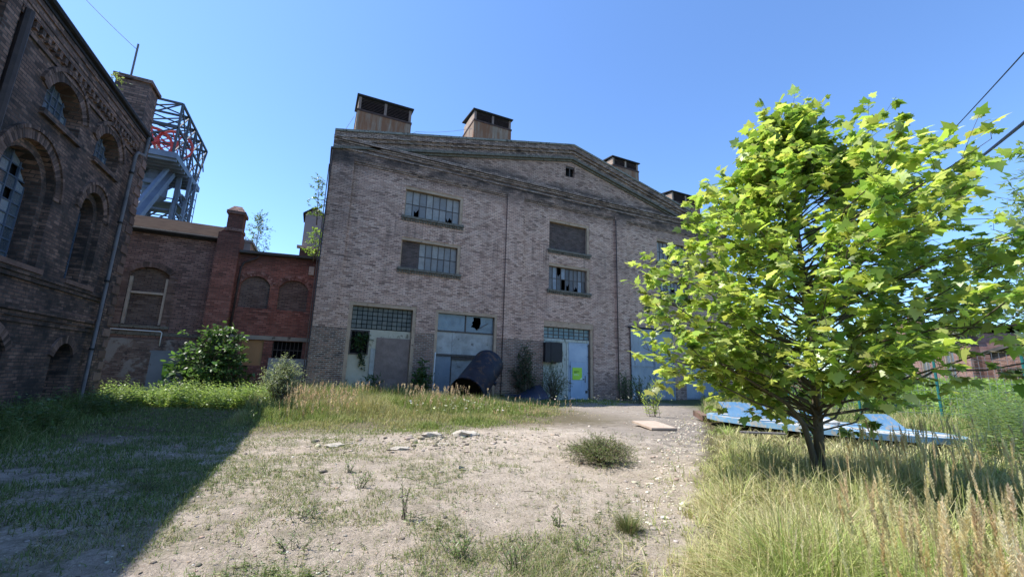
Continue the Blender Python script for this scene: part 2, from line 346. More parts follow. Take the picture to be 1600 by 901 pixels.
def inst(tv, tf, pos, rot, sc, tint):
    tv = np.asarray(tv, float); tf = np.asarray(tf); m_ = len(pos); n_v = len(tv)
    sc = np.asarray(sc, float); sc = sc[:, None, None] if sc.ndim == 1 else sc[:, None, :]
    V = np.einsum('mij,mnj->mni', rot, tv[None]*sc)+pos[:, None]
    F = tf[None]+(np.arange(m_)*n_v)[:, None, None]
    return V.reshape(-1, 3), F.reshape(-1, tf.shape[1]), np.repeat(tint, n_v, axis=0)
def blades(pos, h, wd, lean, az, tint, seg=3, bend=1.6):
    """curved grass blades; lean 0..1"""
    n = len(pos); t = np.linspace(0, 1, seg+1)
    dx, dy = np.cos(az), np.sin(az); face = az+np.pi/2+rng.normal(0, .5, n); px, py = np.cos(face), np.sin(face)
    V = np.zeros((n, seg+1, 2, 3))
    for i, q in enumerate(t):
        off = h*lean*q**bend; z = h*(q-.42*lean*q**2); ww = wd*(1-q**1.6*.92)/2
        cx = pos[:, 0]+dx*off; cy = pos[:, 1]+dy*off; cz = pos[:, 2]+z
        V[:, i, 0] = np.stack([cx-px*ww, cy-py*ww, cz], 1); V[:, i, 1] = np.stack([cx+px*ww, cy+py*ww, cz], 1)
    f = np.array([[2*i, 2*i+1, 2*i+3, 2*i+2] for i in range(seg)]); F = f[None]+(np.arange(n)*(seg+1)*2)[:, None, None]
    sh = np.repeat(tint, (seg+1)*2, axis=0)
    return V.reshape(-1, 3), F.reshape(-1, 4), sh
def pick(cols, n, var=.15, p=None):
    cols = np.array(cols); c = cols[rng.choice(len(cols), n, p=p)]
    return np.clip(c*(1+rng.normal(0, var, (n, 1)))*(1+rng.normal(0, .04, (n, 3))), .004, .9)

# ------------------------------------------------------------ ground
def vnoise(x, y, s, seed=0):
    x = np.asarray(x, float)*s+seed*17.3; y = np.asarray(y, float)*s-seed*9.1; xi, yi = np.floor(x), np.floor(y); fx, fy = x-xi, y-yi
    hsh = lambda a, b: np.mod(np.sin(a*127.1+b*311.7+seed)*43758.5453, 1.)
    fx, fy = fx*fx*(3-2*fx), fy*fy*(3-2*fy)
    return (hsh(xi, yi)*(1-fx)+hsh(xi+1, yi)*fx)*(1-fy)+(hsh(xi, yi+1)*(1-fx)+hsh(xi+1, yi+1)*fx)*fy
def fbm(x, y, s, o=4, seed=0): return sum(vnoise(x, y, s*2**i, seed+i)/2**i for i in range(o))/sum(1/2**i for i in range(o))
def sstep(a, b, v): t = np.clip((v-a)/(b-a), 0, 1); return t*t*(3-2*t)
def gz(x, y):
    x = np.asarray(x, float); y = np.asarray(y, float)
    z = .10*(fbm(x, y, .35, 3, 3)-.5)+.05*(fbm(x, y, 1.6, 3, 5)-.5)+.03*(fbm(x, y, 6, 3, 8)-.5)
    d = (x-4.2)*.55+(y-6.2)*.83   # wheel ruts sweeping across the yard
    rut = np.exp(-((d-.3*np.sin(x*.6))/.16)**2)+np.exp(-((d-1.5-.3*np.sin(x*.6))/.16)**2)
    z = z-.05*rut
    for k_ in (3.1, 3.9, -1.6, -2.5, -.7, .75): z = z-.05*np.exp(-((d-k_-.35*np.sin(x*.5+k_))/.13)**2)*sstep(.2, 1.5, x)*sstep(9.5, 7.5, x)*(.5+.5*np.sin(14*(x*.83-y*.55)))*sstep(2, 4, x)*sstep(9, 7, x)
    near = sstep(40, 25, np.hypot(x, y)); z = z*near
    z = z*(1-.7*sstep(19, 21, y)*sstep(-12, -8, x))
    z = z+1.3*sstep(24, 34, x)*sstep(24, 14, y)*sstep(-20, -2, y)+.55*sstep(.5, 5, x-y*1.6-6)*sstep(28, 14, x)*.0
    return z
def axis(lo, hi, st, far):
    a = list(np.arange(lo, hi, st)); g = st
    while a[-1] < far: g *= 1.35; a.append(a[-1]+g)
    g = st; b = []
    q = lo
    while q > -far: g *= 1.35; q -= g; b.append(q)
    return np.array(b[::-1]+a)
ax, ay = axis(-9, 20, .075, 900), axis(1.2, 20, .075, 900)
gx, gy = np.meshgrid(ax, ay, indexing='ij'); V = np.stack([gx, gy, gz(gx, gy)], -1).reshape(-1, 3)
ii = np.arange(len(ax)-1)[:, None]*len(ay)+np.arange(len(ay)-1)[None]; ii = ii.ravel()
F = np.stack([ii, ii+len(ay), ii+len(ay)+1, ii+1], 1)
n = NT('dusty_yard_ground'); x = n.xyz()
big = n.noise(.45, 5, .6); mid = n.noise(2.5, 6, .7); fine = n.noise(28, 5, .75); grit = n.voro(55)
c = n.mix(n.mr(big, .35, .65), (.54, .45, .36), (.64, .55, .46)); c = n.mix(n.mr(mid, .40, .62, 0, .55), c, (.29, .235, .185))
c = n.mix(n.mr(fine, .44, .62, 0, .6), c, (.25, .205, .165)); c = n.mix(n.mr(n.noise(70, 4, .8), .54, .64, 0, .7), c, (.54, .48, .42)); c = n.mix(n.mr(n.noise(9, 6, .8), .56, .64, 0, .6), c, (.17, .15, .11)); c = n.mix(n.mr(n.noise(38, 4, .8), .60, .66, 0, .7), c, (.09, .08, .065))
c = n.mix(n.mr(n.voro(18), .0, .16, .55, 0), c, (.22, .185, .155))
# worn asphalt in front of the gates
d = n.ma('ADD', n.ma('MULTIPLY', x[0], -.28), x[1]); pad = n.ma('MULTIPLY', n.mr(n.ma('ADD', x[1], n.ma('MULTIPLY', mid, 3)), 9.2, 10.6), n.mr(n.ma('ADD', x[0], n.ma('MULTIPLY', mid, 2)), 7.2, 9.2))
c = n.mix(n.ma('MULTIPLY', pad, .6), c, n.mix(fine, (.15, .135, .12), (.25, .22, .19)))
strip = n.ma('MULTIPLY', n.mr(n.ma('SUBTRACT', x[1], n.ma('MULTIPLY', x[0], .85)), 2.4, 1.0), n.mr(x[1], 5.5, 7.5)); strip = n.ma('MULTIPLY', strip, n.mr(mid, .4, .6, .2, .7))
c = n.mix(strip, c, (.16, .145, .13))
# moss and low green film, stronger to the left
gm = n.ma('MULTIPLY', n.mr(n.noise(1.6, 8, .82), .47, .58), n.mr(x[0], 4.0, -2.5, .05, .6)); c = n.mix(gm, c, n.mix(fine, (.07, .085, .035), (.15, .15, .08)))
mead = n.mr(n.ma('SUBTRACT', n.ma('ADD', n.ma('MULTIPLY', x[0], .85), n.ma('MULTIPLY', mid, .6)), x[1]), -.1, .35); c = n.mix(mead, c, (.10, .085, .045))
band = n.ma('MULTIPLY', n.mr(n.ma('ADD', x[1], n.ma('MULTIPLY', mid, 2.)), 11.6, 13.4), n.mr(x[0], 11.5, 9.)); c = n.mix(n.ma('MULTIPLY', band, .85), c, (.12, .10, .055))
far_ = n.mr(x[0], 17, 20); c = n.mix(far_, c, (.08, .10, .04)); c = n.mix(n.mr(x[1], 26, 30), c, (.07, .09, .035))
hh = n.ma('ADD', n.ma('MULTIPLY', fine, 1.1), n.ma('MULTIPLY', n.noise(75, 3, .7), .6)); hh = n.ma('ADD', hh, n.ma('MULTIPLY', mid, 1.5))
M['ground'] = n.fin(c, .95, hh, 1., .04, spec=.15)
g = np_mesh('ground', V, F, 'ground', smooth=True); g['kind'] = 'structure'
g['label'] = 'dusty beige yard of trodden gravel with worn dark asphalt near the gates'
# ------------------------------------------------------------ arches
def seg_arch(x0, x1, zs, rise, n=14):
    """arch loop from (x0,zs) over to (x1,zs)"""
    wd = (x1-x0)/2; r = (wd*wd+rise*rise)/(2*rise); cz = zs+rise-r; cx = (x0+x1)/2; a = math.asin(min(1, wd/r))
    if rise > wd: a = math.pi-a
    return [(cx+r*math.sin(-a+2*a*i/n), cz+r*math.cos(-a+2*a*i/n)) for i in range(n+1)], (cx, cz, r, a)
def arch_loop(x0, x1, z0, zs, rise, n=14):
    p, g_ = seg_arch(x0, x1, zs, rise, n); return [(x0, z0)]+p+[(x1, z0)], g_
def voussoirs(mb, g_, th, org, u, v, nrm, d0, d1, step=.085, gap=.010, r0=0., ext=0):
    cx, cz, r, a = g_; r += r0; n = max(6, int(2*a*r/step)); org, u, v, nrm = map(Vector, (org, u, v, nrm))
    for i in range(n):
        a0 = -a+2*a*i/n+gap/r/2; a1 = -a+2*a*(i+1)/n-gap/r/2; o = random.uniform(0, .008)
        l = [(cx+rr*math.sin(q), cz+rr*math.cos(q)) for q, rr in ((a0, r), (a1, r), (a1, r+th), (a0, r+th))]
        mb.panel([l], org, u, v, nrm, d0, d1+o)
def rect(x0, x1, z0, z1): return [(x0, z0), (x0, z1), (x1, z1), (x1, z0)]
# ================================================================ MAIN HALL
D = 21.82; FX = (1, 0, 0); FZ = (0, 0, 1); FN = (0, -1, 0); X0, X1, PK = -.25, 28.65, 14.2
zr = lambda x: 13.5+.2145*(x-X0) if x < PK else 13.5+.2145*(PK-X0)-.245*(x-PK)
hall = thing('brick_hall', 'large gabled hall of pink faded brick with rusty roof vents and boarded gates', 'factory hall', (PK, 21.7, 0))
wins = [(3.55, 6.85, 9.65, 11.38), (3.55, 6.85, 6.78, 8.48), (12.6, 15.65, 9.2, 11.2), (12.6, 15.65, 6.62, 8.3), (21.55, 24.8, 9.65, 11.38), (21.55, 24.8, 6.78, 8.48)]
doors = [(1.3, 4.62, 0, 4.75), (5.66, 9.25, 0, 4.72), (12.3, 15.92, 0, 4.66)]
doors2 = [(19.0, 22.2, 0, 4.6), (23.8, 27.1, 0, 4.75)]
outl = [(X0, -.3), (X0, zr(X0)-.12), (PK, zr(PK)-.12), (X1, zr(X1)-.12), (X1, -.3)]
low, hi = [], []
mb = MB()   # upper wall, pink
zsp = 3.42
holes = [rect(*w_) for w_ in wins]+[rect(13.78, 14.5, 14.38, 15.12)]
def doorcut(dl, top):  # outline with door notches along the bottom
    pts = []
    for a, b, _, t in dl: pts += [(a, None), (a, t), (b, t), (b, None)]
    return pts
up = [(X0, zsp), (X0, zr(X0)-.12), (PK, zr(PK)-.12), (X1, zr(X1)-.12), (X1, -.3)]
for a, b, _, t in reversed(doors2): up += [(b, -.3), (b, t), (a, t), (a, -.3)]
up += [(doors[2][1], -.3), (doors[2][1], doors[2][3]), (doors[2][0], doors[2][3]), (doors[2][0], zsp)]
for a, b, _, t in reversed(doors[:2]): up += [(b, zsp), (b, t), (a, t), (a, zsp)]
mb.panel([up]+holes, (0, D, 0), FX, FZ, FN, 0, -.42)
# pilasters and frieze, 12 cm proud
def pil(m_, x0, x1, z0, z1, d=.12): m_.box(x0, x1, D-d, D-.002, z0, z1)
for a, b in ((X0, .8), (9.6, 10.72), (17.72, 18.72), (27.6, X1)): pil(mb, a, b, zsp if b < 12 else -.3, 12.2)
obj('wall', mb, 'hall', hall)
mb = MB()
lows = [X0]+[q for d_ in doors[:2] for q in d_[:2]]+[doors[2][0]]
for a, b in ((X0, 1.3), (4.62, 5.66), (9.25, 12.3)): mb.box(a, b, D, D+.42, -.3, zsp-.003)
for a, b in ((X0, .8), (9.6, 10.72)): pil(mb, a, b, -.3, zsp-.003)
obj('plinth', mb, 'hall_low', hall, label='unpainted dark brick lower wall')
mb = MB()   # corbelled heads of the wall panels, frieze
for a, b in ((.8, 9.6), (10.72, 17.72), (18.72, 27.6)):
    m3 = MB(); m3.box(a, b, D-.05, D-.002, 12.0, 12.10); m3.box(a, b, D-.10, D-.002, 12.10, 12.2); obj('panel_head', m3, 'hall_cornice', hall)
mb.box(X0, X1, D-.12, D-.002, 12.2, 13.08)
obj('frieze', mb, 'hall', hall)
mb = MB()
mb.box(X0-.02, X1+.02, D-.17, D-.1, 12.62, 12.72); mb.box(X0-.05, X1+.05, D-.30, D-.1, 13.06, 13.22); mb.box(X0-.02, X1+.02, D-.22, D-.1, 12.96, 13.06)
mb.box(X0-.01, X1+.01, D-.18, D-.1, 12.84, 12.957)
obj('cornice', mb, 'hall_cornice', hall)
def rake(m_, t0, t1, d0, d1):
    """band parallel to the gable edge between t0 and t1 below it, butt jointed at the peak"""
    for s_ in (0, 1):
        xa, xb = (X0-.04, PK) if s_ == 0 else (PK, X1+.04)
        m_.panel([[(xa, zr(xa)-t1), (xa, zr(xa)-t0), (xb, zr(xb)-t0), (xb, zr(xb)-t1)]], (0, D, 0), FX, FZ, FN, d0, d1)
mb = MB(); rake(mb, .12, .42, -.42, .34); rake(mb, .42, .60, -.002, .25); rake(mb, .60, .86, -.002, .16)
obj('raking_cornice', mb, 'hall_cornice', hall)
mb = MB(); rake(mb, .86, 1.0, -.002, .22); rake(mb, 1.0, 1.12, -.002, .09); obj('raking_moulding', mb, 'sill', hall)
mb = MB(); rake(mb, 0, .12, -.6, .40); obj('coping', mb, 'coping', hall)
# other walls, roof
mb = MB(); mb.box(X0, X0+.4, D+.42, D+34, -.3, 12.9); mb.box(X1-.4, X1, D+.42, D+34, -.3, 12.9); mb.box(X0+.4, X1-.4, D+33.6, D+34, -.3, 13)
obj('side_wall', mb, 'hall', hall)
mb = MB()
for xa, xb in ((X0-.15, PK), (PK, X1+.15)): mb.panel([[(xa, zr(xa)-.75), (xa, zr(xa)-.6), (xb, zr(xb)-.6), (xb, zr(xb)-.75)]], (0, D, 0), FX, FZ, FN, -.421, -34.3)
obj('roof', mb, 'roof', hall)
mb = MB(); mb.box(X0+.4, X1-.4, D+2.5, D+2.6, 0, 13); obj('dark_backing', mb, 'void', hall)  # near-black sheet painting in the darkness of the hall interior
# windows
def grid_glass(x0, x1, z0, z1, nx, nz, y, skip=(), breaks=(), jit=.006):
    mb = MB(); fw = MB(); dx, dz = (x1-x0)/nx, (z1-z0)/nz
    for i in range(nx):
        for j in range(nz):
            a, b, c_, d_ = x0+i*dx+.018, x0+(i+1)*dx-.018, z0+j*dz+.018, z0+(j+1)*dz-.018
            if (i, j) in skip: continue
            if (i, j) in breaks:   # a jagged remnant
                k = breaks[(i, j)]
                l = {0: [(a, c_), (a, d_), (b, d_), (b, c_+.75*(d_-c_)), (a+.55*(b-a), c_+.45*(d_-c_)), (a+.25*(b-a), c_+.6*(d_-c_)), (a+.3*(b-a), c_)],
                     1: [(a, d_), (b, d_), (b, c_+.3*(d_-c_)), (a+.6*(b-a), c_+.55*(d_-c_)), (a+.35*(b-a), c_+.2*(d_-c_)), (a, c_+.5*(d_-c_))],
                     2: [(a, c_), (a, c_+.4*(d_-c_)), (a+.4*(b-a), c_+.2*(d_-c_)), (b, c_+.5*(d_-c_)), (b, c_)]}[k]
            else: l = [(a, c_), (a, d_), (b, d_), (b, c_)]
            t = random.uniform(-jit, jit)
            mb.panel([l], (0, y+t, 0), FX, FZ, FN, 0, -.006)
    for i in range(nx+1): q = x0+i*dx; fw.box(max(x0-.02, q-.018), min(x1+.02, q+.018), y-.03, y+.02, z0-.02, z1+.02)
    for j in range(nz+1): q = z0+j*dz; fw.box(x0-.02, x1+.02, y-.022, y+.012, q-.02, q+.02)
    return mb, fw
def hall_window(w_, kind, skip=(), br=None, lab=None):
    x0, x1, z0, z1 = w_
    mb = MB(); t = .17
    mb.box(x0, x1-t, D+.03, D+.30, z1-t, z1-.002); mb.box(x1-t, x1-.002, D+.03, D+.30, z0+.002, z1-.002); mb.box(x0+.002, x0+.06, D+.12, D+.3, z0+.002, z1-t-.002)
    fr = obj('window', mb, 'tanframe', hall, label=lab)
    mb = MB(); mb.box(x0-.12, x1+.08, D-.13, D+.2, z0-.13, z0-.003); 
    for q in np.arange(x0-.1, x1, .14): mb.box(q, q+.1, D-.07, D-.002, z0-.26, z0-.134)
    obj('sill', mb, 'sill', fr)
    a, b, c_, d_ = x0+.07, x1-t, z0+.02, z1-t
    if kind == 'brick':
        mb = MB(); mb.box(a, b, D+.22, D+.4, c_, d_); obj('brick_infill', mb, 'infill', fr); return
    nx, nz, gl = {'two': (8, 2, 'glass'), 'part': (8, 2, 'glass'), 'sooty': (9, 2, 'glass_dark')}[kind]
    if kind == 'part':
        mb = MB(); k = a+.30*(b-a); mb.box(a, k, D+.20, D+.4, c_, d_); obj('brick_infill', mb, 'infill', fr); a = k+.02; nx = 6
    mb, fw = grid_glass(a, b, c_, d_, nx, nz, D+.24, skip, br or {})
    obj('pane', mb, gl, fr); obj('glazing_bar', fw, 'steel', fr)
hall_window(wins[0], 'two', (), {(1, 0): 0, (6, 0): 1})
hall_window(wins[1], 'part', (), {})
hall_window(wins[2], 'brick', lab='window bricked up with dark brick')
hall_window(wins[3], 'sooty', ((3, 0),), {(2, 1): 2, (4, 0): 0, (6, 0): 1})
hall_window(wins[4], 'two', ((3, 0),), {(5, 0): 1}); hall_window(wins[5], 'sooty', ((1, 0),), {(4, 1): 1})
mb = MB(); mb.box(13.80, 14.48, D+.25, D+.3, 14.4, 15.1); gv = obj('gable_opening', mb, 'void', hall)
mb = MB(); mb.box(14.1, 14.16, D+.05, D+.12, 14.39, 15.11); mb.box(13.79, 14.49, D+.04, D+.1, 15.0, 15.11); obj('post', mb, 'steel', gv)
# --- doorway one: chipboard, cream plaster, glass block transom
def steel_frame(x0, x1, z1, mat, t=.16, parent=hall, name='doorway'):
    mb = MB(); mb.box(x0+.002, x0+t, D+.02, D+.32, -.2, z1-t); mb.box(x1-t, x1-.002, D+.02, D+.32, -.2, z1-t); mb.box(x0+.002, x1-.002, D+.015, D+.325, z1-t, z1-.002)
    return obj(name, mb, mat, parent)
fr = steel_frame(*doors[0][:2], 4.75, 'tanframe', .17); y = D+.2
mb = MB(); mb.panel([rect(1.48, 4.44, -.2, 3.44), rect(1.56, 2.34, 2.24, 3.32)], (0, y, 0), FX, FZ, FN, 0, -.1); obj('plaster_panel', mb, 'plaster', fr)
mb, fw = grid_glass(1.48, 4.44, 3.47, 4.57, 12, 5, y+.02); obj('transom', mb, 'glass_block', fr)
mb = MB(); mb.box(2.76, 4.42, y-.05, y-.002, -.2, 3.06); obj('chipboard_sheet', mb, 'osb', fr)
mb = MB(); mb.box(1.56, 2.34, y+.14, y+.16, 2.24, 3.32); ow = obj('window', mb, 'void', fr, label='black empty window hole')
mb = MB()
for q in ((1.5, 2.4, y-.04, y+.04, 3.32, 3.39), (1.5, 2.4, y-.04, y+.04, 2.17, 2.24), (1.5, 1.56, y-.04, y+.04, 2.24, 3.32), (2.34, 2.4, y-.04, y+.04, 2.24, 3.32)): mb.box(*q)
obj('window_frame', mb, 'steel', fr)
mb = MB(); mb.box(2.52, 2.74, y-.07, y-.003, -.2, 2.5); obj('post', mb, 'mottled', fr)
# --- doorway two
fr = steel_frame(*doors[1][:2], 4.72, 'tanframe', .15)
mb = MB(); mb.panel([[(5.82, 3.66), (5.82, 4.56), (7.38, 4.56), (7.38, 3.66)]], (0, y, 0), FX, FZ, FN, 0, -.01)
mb.panel([[(7.46, 3.66), (7.46, 4.56), (9.08, 4.56), (9.08, 3.66)], [(7.75, 3.95), (7.86, 4.1), (7.8, 4.2), (7.9, 4.3), (7.88, 4.5), (8.3, 4.5), (8.34, 4.2), (8.26, 3.9), (8.12, 3.76), (7.98, 3.9)]], (0, y+.03, 0), FX, FZ, FN, 0, -.01)
obj('transom', mb, 'glass_blue', fr)
mb = MB(); mb.box(5.81, 9.1, y-.04, y+.04, 3.58, 3.655); mb.box(7.39, 7.45, y-.04, y+.04, 3.66, 4.57); mb.bar((8.05, y-.05, 3.78), (8.75, y-.02, 4.2), .03); obj('glazing_bar', mb, 'steel', fr)
mb = MB(); mb.box(5.82, 6.7, y, y+.06, 2.4, 3.577); mb.box(6.705, 7.6, y-.015, y+.06, 2.4, 3.577); mb.box(7.605, 9.09, y, y+.06, 2.4, 3.577); obj('upper_panel', mb, 'mottled', fr)
mb = MB(); mb.box(5.82, 9.09, y-.08, y+.08, 2.28, 2.395); obj('transom_rail', mb, 'steel', fr)
mb = MB(); mb.box(5.84, 6.68, y-.03, y+.04, -.2, 2.27); obj('door_leaf', mb, 'greyleaf', fr, label='narrow blue grey door leaf')
mb = MB(); mb.box(6.72, 9.08, y+.06, y+.1, -.2, 2.27); obj('recessed_panel', mb, 'mottled', fr)
mb = MB(); mb.box(6.72, 9.08, y-.02, y+.055, 2.12, 2.272); mb.box(6.69, 6.74, y-.03, y+.055, -.2, 2.11); obj('panel_frame', mb, 'steel', fr)
mb = MB(); mb.tube([(5.74, D-.03, 0), (5.76, D-.03, 2.45)], .035); obj('white_post', mb, 'pipe_white', hall)
# --- doorway three: blue leaf with wicket, peeling panel
mb = MB(); mb.box(12.3, 15.92, D+.02, D+.4, 4.32, 4.658); mb.box(15.72, 15.918, D+.05, D+.3, -.2, 4.317); obj('lintel', mb, 'tanframe', hall)
fr = None
mb = MB(); mb.box(12.32, 15.70, y-.03, y+.05, 3.46, 3.62); mb.box(14.03, 14.15, y-.035, y+.05, -.2, 3.457); fr = obj('doorway', mb, 'peel', hall)
mb, fw = grid_glass(12.34, 15.70, 3.65, 4.3, 9, 3, y+.02); obj('transom', mb, 'glass_teal', fr); obj('glazing_bar', fw, 'steel', fr)
mb = MB(); mb.box(12.32, 14.03, y, y+.05, -.2, 3.457); obj('panel', mb, 'peel', fr, label='peeling green and white panel')
mb = MB(); mb.box(14.16, 15.70, y, y+.05, -.2, 3.45)
for a in (14.18, 15.6): mb.box(a, a+.07, y-.022, y-.002, -.2, 3.44)
for q in (14.19, ): mb.box(14.26, 15.59, y-.018, y-.002, 2.30, 2.36); mb.box(14.26, 15.59, y-.018, y-.002, 3.36, 3.43)
lf = obj('door_leaf', mb, 'blueleaf', fr, label='tall pale blue steel door leaf')
mb = MB(); mb.box(14.30, 15.34, y-.045, y-.025, .05, 2.27)
for q in ((14.30, 14.35, .05, 2.27), (15.29, 15.34, .05, 2.27)): mb.box(q[0], q[1], y-.055, y-.046, q[2], q[3])
wk = obj('wicket_door', mb, 'bluewicket', lf, label='small blue wicket door')
mb = MB(); mb.box(15.36, 15.40, y-.06, y-.003, 1.05, 1.45); mb.box(15.2, 15.28, y-.09, y-.047, 1.2, 1.26); mb.box(14.2, 14.32, y-.08, y-.047, .95, 1.05); mb.box(15.42, 15.56, y-.05, y-.003, .4, .55)
for z_ in (.5, 1.9): mb.tube([(14.27, y-.06, z_), (14.27, y-.06, z_+.16)], .02)
obj('latch', mb, 'steel', lf)
mb = MB(); mb.box(15.62, 15.72, y-.05, y-.024, .0, 3.4)
for z_ in (.6, 1.6, 2.6, 3.25): mb.box(15.56, 15.8, y-.08, y-.05, z_, z_+.06)
obj('hinge', mb, 'steel', lf)
# --- gate of sheet steel
def leaf(x0, x1, y, h, split):
    mb = MB()
    for a, b in ((0.02, split-.01), (split+.01, h)):
        prof = []; k = int((x1-x0)/.12)
        for i in range(k+1):
            q = x0+(x1-x0)*i/k; prof.append((q, y-(.012 if i % 2 else 0)))
        base = len(mb.v)
        for q, yy in prof: mb.v += [(q, yy, a), (q, yy, b), (q, yy+.02, a), (q, yy+.02, b)]
        for i in range(k): 
            o = base+4*i; mb.f += [(o, o+1, o+5, o+4), (o+2, o+6, o+7, o+3), (o+1, o+3, o+7, o+5), (o, o+4, o+6, o+2)]
        mb.f += [(base, base+2, base+3, base+1), (base+4*k, base+4*k+1, base+4*k+3, base+4*k+2)]
    for a in (x0, x1-.06): mb.box(a, a+.06, y-.05, y-.014, .02, h)
    for z_ in (.1, split-.04, h-.1): mb.box(x0+.062, x1-.062, y-.045, y-.014, z_, z_+.07)
    return mb
gt = obj('sheet_metal_gate', leaf(18.74, 20.66, D-.22, 4.62, 2.2), 'gate', hall); o2 = obj('gate_leaf', leaf(20.76, 22.5, D-.19, 4.62, 2.2), 'gate', gt)
mb = MB(); mb.box(20.66, 20.76, D-.17, D-.13, 0, 4.6); mb.box(18.6, 22.7, D-.26, D-.13, 4.64, 4.74); obj('rail', mb, 'black', gt)
gt = obj('sheet_metal_gate', leaf(23.8, 27.1, D+.12, 4.6, 2.3), 'gate', hall, label='single wide sheet metal gate behind the plane tree')
# downpipes
def pipe(name, pts, r, mat, parent, clips=(), lab=None):
    mb = MB(); mb.tube(pts, r, 10); p = obj(name, mb, mat, parent, smooth=True, label=lab)
    if clips:
        mb = MB()
        for c_ in clips: mb.tube([Vector(c_)-Vector((0, 0, .03)), Vector(c_)+Vector((0, 0, .03))], r*1.4, 10)
        obj('clip', mb, 'black', p)
    return p
pipe('downpipe', [(9.62, D-.05, 12.1), (9.62, D-.05, 0)], .035, 'pipe_dark', hall); pipe('downpipe', [(17.74, D-.17, 12.0), (17.74, D-.17, 0)], .03, 'pipe_dark', hall)
mb = MB(); mb.tube([(X0-.03, 21.62, 12.4), (X0-.03, 21.62, 0)], .03); mb.tube([(X0-.12, 21.66, 11.6), (X0-.12, 21.66, 0)], .022); obj('corner_conduit', mb, 'pipe_dark', hall)
# lightning conductor along the roof, on little stands
def roofz(x_): return zr(x_)+.02
mb = MB(); pts = [(.15, 22.0, 12.9), (.15, 21.6, 13.4), (.1, 22.2, 13.75), (.55, 22.3, 14.95)]
mb.tube(pts, .012, 5)
for x_, z_ in ((3.75, 14.9), (7.1, 16.1), (10.15, 16.0), (13.9, 16.9)): mb.tube([(x_, 22.3, roofz(x_)-.2), (x_, 22.2, z_-.1), (x_+.15, 22.15, z_)], .012, 5)
for a, b in (((3.9, 22.15, 14.9), (7.2, 22.15, 16.1)), ((10.3, 22.15, 16.0), (14.05, 22.15, 16.9)), ((14.05, 22.15, 16.9), (18.1, 22.2, 16.3)), ((20.8, 22.2, 15.6), (23.5, 22.2, 15.2))):
    p0, p1 = Vector(a), Vector(b); mb.tube([p0.lerp(p1, t)-Vector((0, 0, .5*t*(1-t))) for t in np.linspace(0, 1, 7)], .010, 5)
obj('lightning_wire', mb, 'wire', hall)
# roof ventilators
def vent(x0, x1, zb, zm, zt, y0=22.4, dep=2.2):
    y1 = y0+dep; mb = MB(); zlow = min(zr(x0), zr(x1))-.9
    mb.box(x0, x1, y0, y1, zlow, zm); b = obj('roof_ventilator', mb, 'ventbase', hall)
    mb = MB(); mb.box(x0-.03, x1+.03, y0-.03, y1+.03, zm+.002, zm+.11); obj('ledge', mb, 'ventwood', b)
    mb = MB(); a, c_ = x0+.02, x1-.02; ya = y0+.03; z0, z1 = zm+.135, zt-.16
    for q in (a, (a+c_)/2-.07, c_-.14): mb.box(q, q+.14, ya, ya+.12, z0, z1)
    obj('post', mb, 'pale' if x0 > 18 else 'osb', b)
    mb = MB(); mb.box(a, a+.06, ya+.122, y1-.1, z0, z1); mb.box(c_-.06, c_, ya+.122, y1-.1, z0, z1); mb.box(a+.062, c_-.062, y1-.16, y1-.1, z0, z1); obj('side_board', mb, 'pale', b)
    mb = MB(); k = 8
    for i in range(k):
        z_ = z0+(z1-z0)*(i+.15)/k
        for p0, p1 in ((a+.142, (a+c_)/2-.072), ((a+c_)/2+.072, c_-.142)):
            mb.add([(p0, ya+.02, z_), (p1, ya+.02, z_), (p1, ya+.12, z_+.09), (p0, ya+.12, z_+.09), (p0, ya+.02, z_+.015), (p1, ya+.02, z_+.015), (p1, ya+.12, z_+.105), (p0, ya+.12, z_+.105)],
                   [(0, 1, 2, 3), (4, 7, 6, 5), (0, 4, 5, 1), (1, 5, 6, 2), (2, 6, 7, 3), (3, 7, 4, 0)])
    obj('louvre', mb, 'ventwood', b)
    mb = MB(); mb.box(a+.07, c_-.07, ya+.3, ya+.34, z0, z1); obj('dark_inside', mb, 'void', b)
    mb = MB(); e = .09; mb.add([(x0-e, y0-e, zt-.12), (x1+e, y0-e, zt-.12), (x1+e, y1+e, zt+.22), (x0-e, y1+e, zt+.22), (x0-e, y0-e, zt-.05), (x1+e, y0-e, zt-.05), (x1+e, y1+e, zt+.29), (x0-e, y1+e, zt+.29)],
            [(0, 3, 2, 1), (4, 5, 6, 7), (0, 1, 5, 4), (1, 2, 6, 5), (2, 3, 7, 6), (3, 0, 4, 7)]); obj('cap', mb, 'black', b)
vent(.68, 3.62, 14, 15.42, 16.45); vent(7.42, 9.98, 15, 16.86, 17.72); vent(18.18, 20.6, 15, 16.52, 17.32, dep=2.6); vent(23.9, 26.9, 13.8, 14.9, 15.86)

# ================================================================ LEFT ENGINE HOUSE (wall plane X = -6.9)
WX = -6.9; LY = (0, 1, 0); LN = (1, 0, 0); YE = 19.75
eng = thing('engine_house', 'dark sooty brick engine house with tall arched windows and a long grey downpipe', 'industrial building', (WX, YE, 0))
bigw = [(12.35, 14.85), (16.35, 18.0)]; more = [(7.6, 10.2), (3.2, 5.8)]
holes = []; specs = []
def L(x0, x1, z0, zs, rise, kind): l, g_ = arch_loop(x0, x1, z0, zs, rise); holes.append(l); specs.append((x0, x1, z0, zs, rise, kind, g_))
L(12.75, 15.0, 3.86, 5.78, 1.12, 'big'); L(16.4, 17.85, 3.86, 6.05, .74, 'big'); L(7.6, 10.2, 3.86, 5.7, 1.3, 'big'); L(3.2, 5.8, 3.86, 5.7, 1.3, 'big')
L(13.65, 15.4, 7.75, 8.28, .62, 'small'); L(16.4, 18.0, 7.75, 8.28, .6, 'small'); L(8.0, 9.8, 7.75, 8.28, .62, 'small'); L(3.6, 5.4, 7.75, 8.28, .62, 'small')
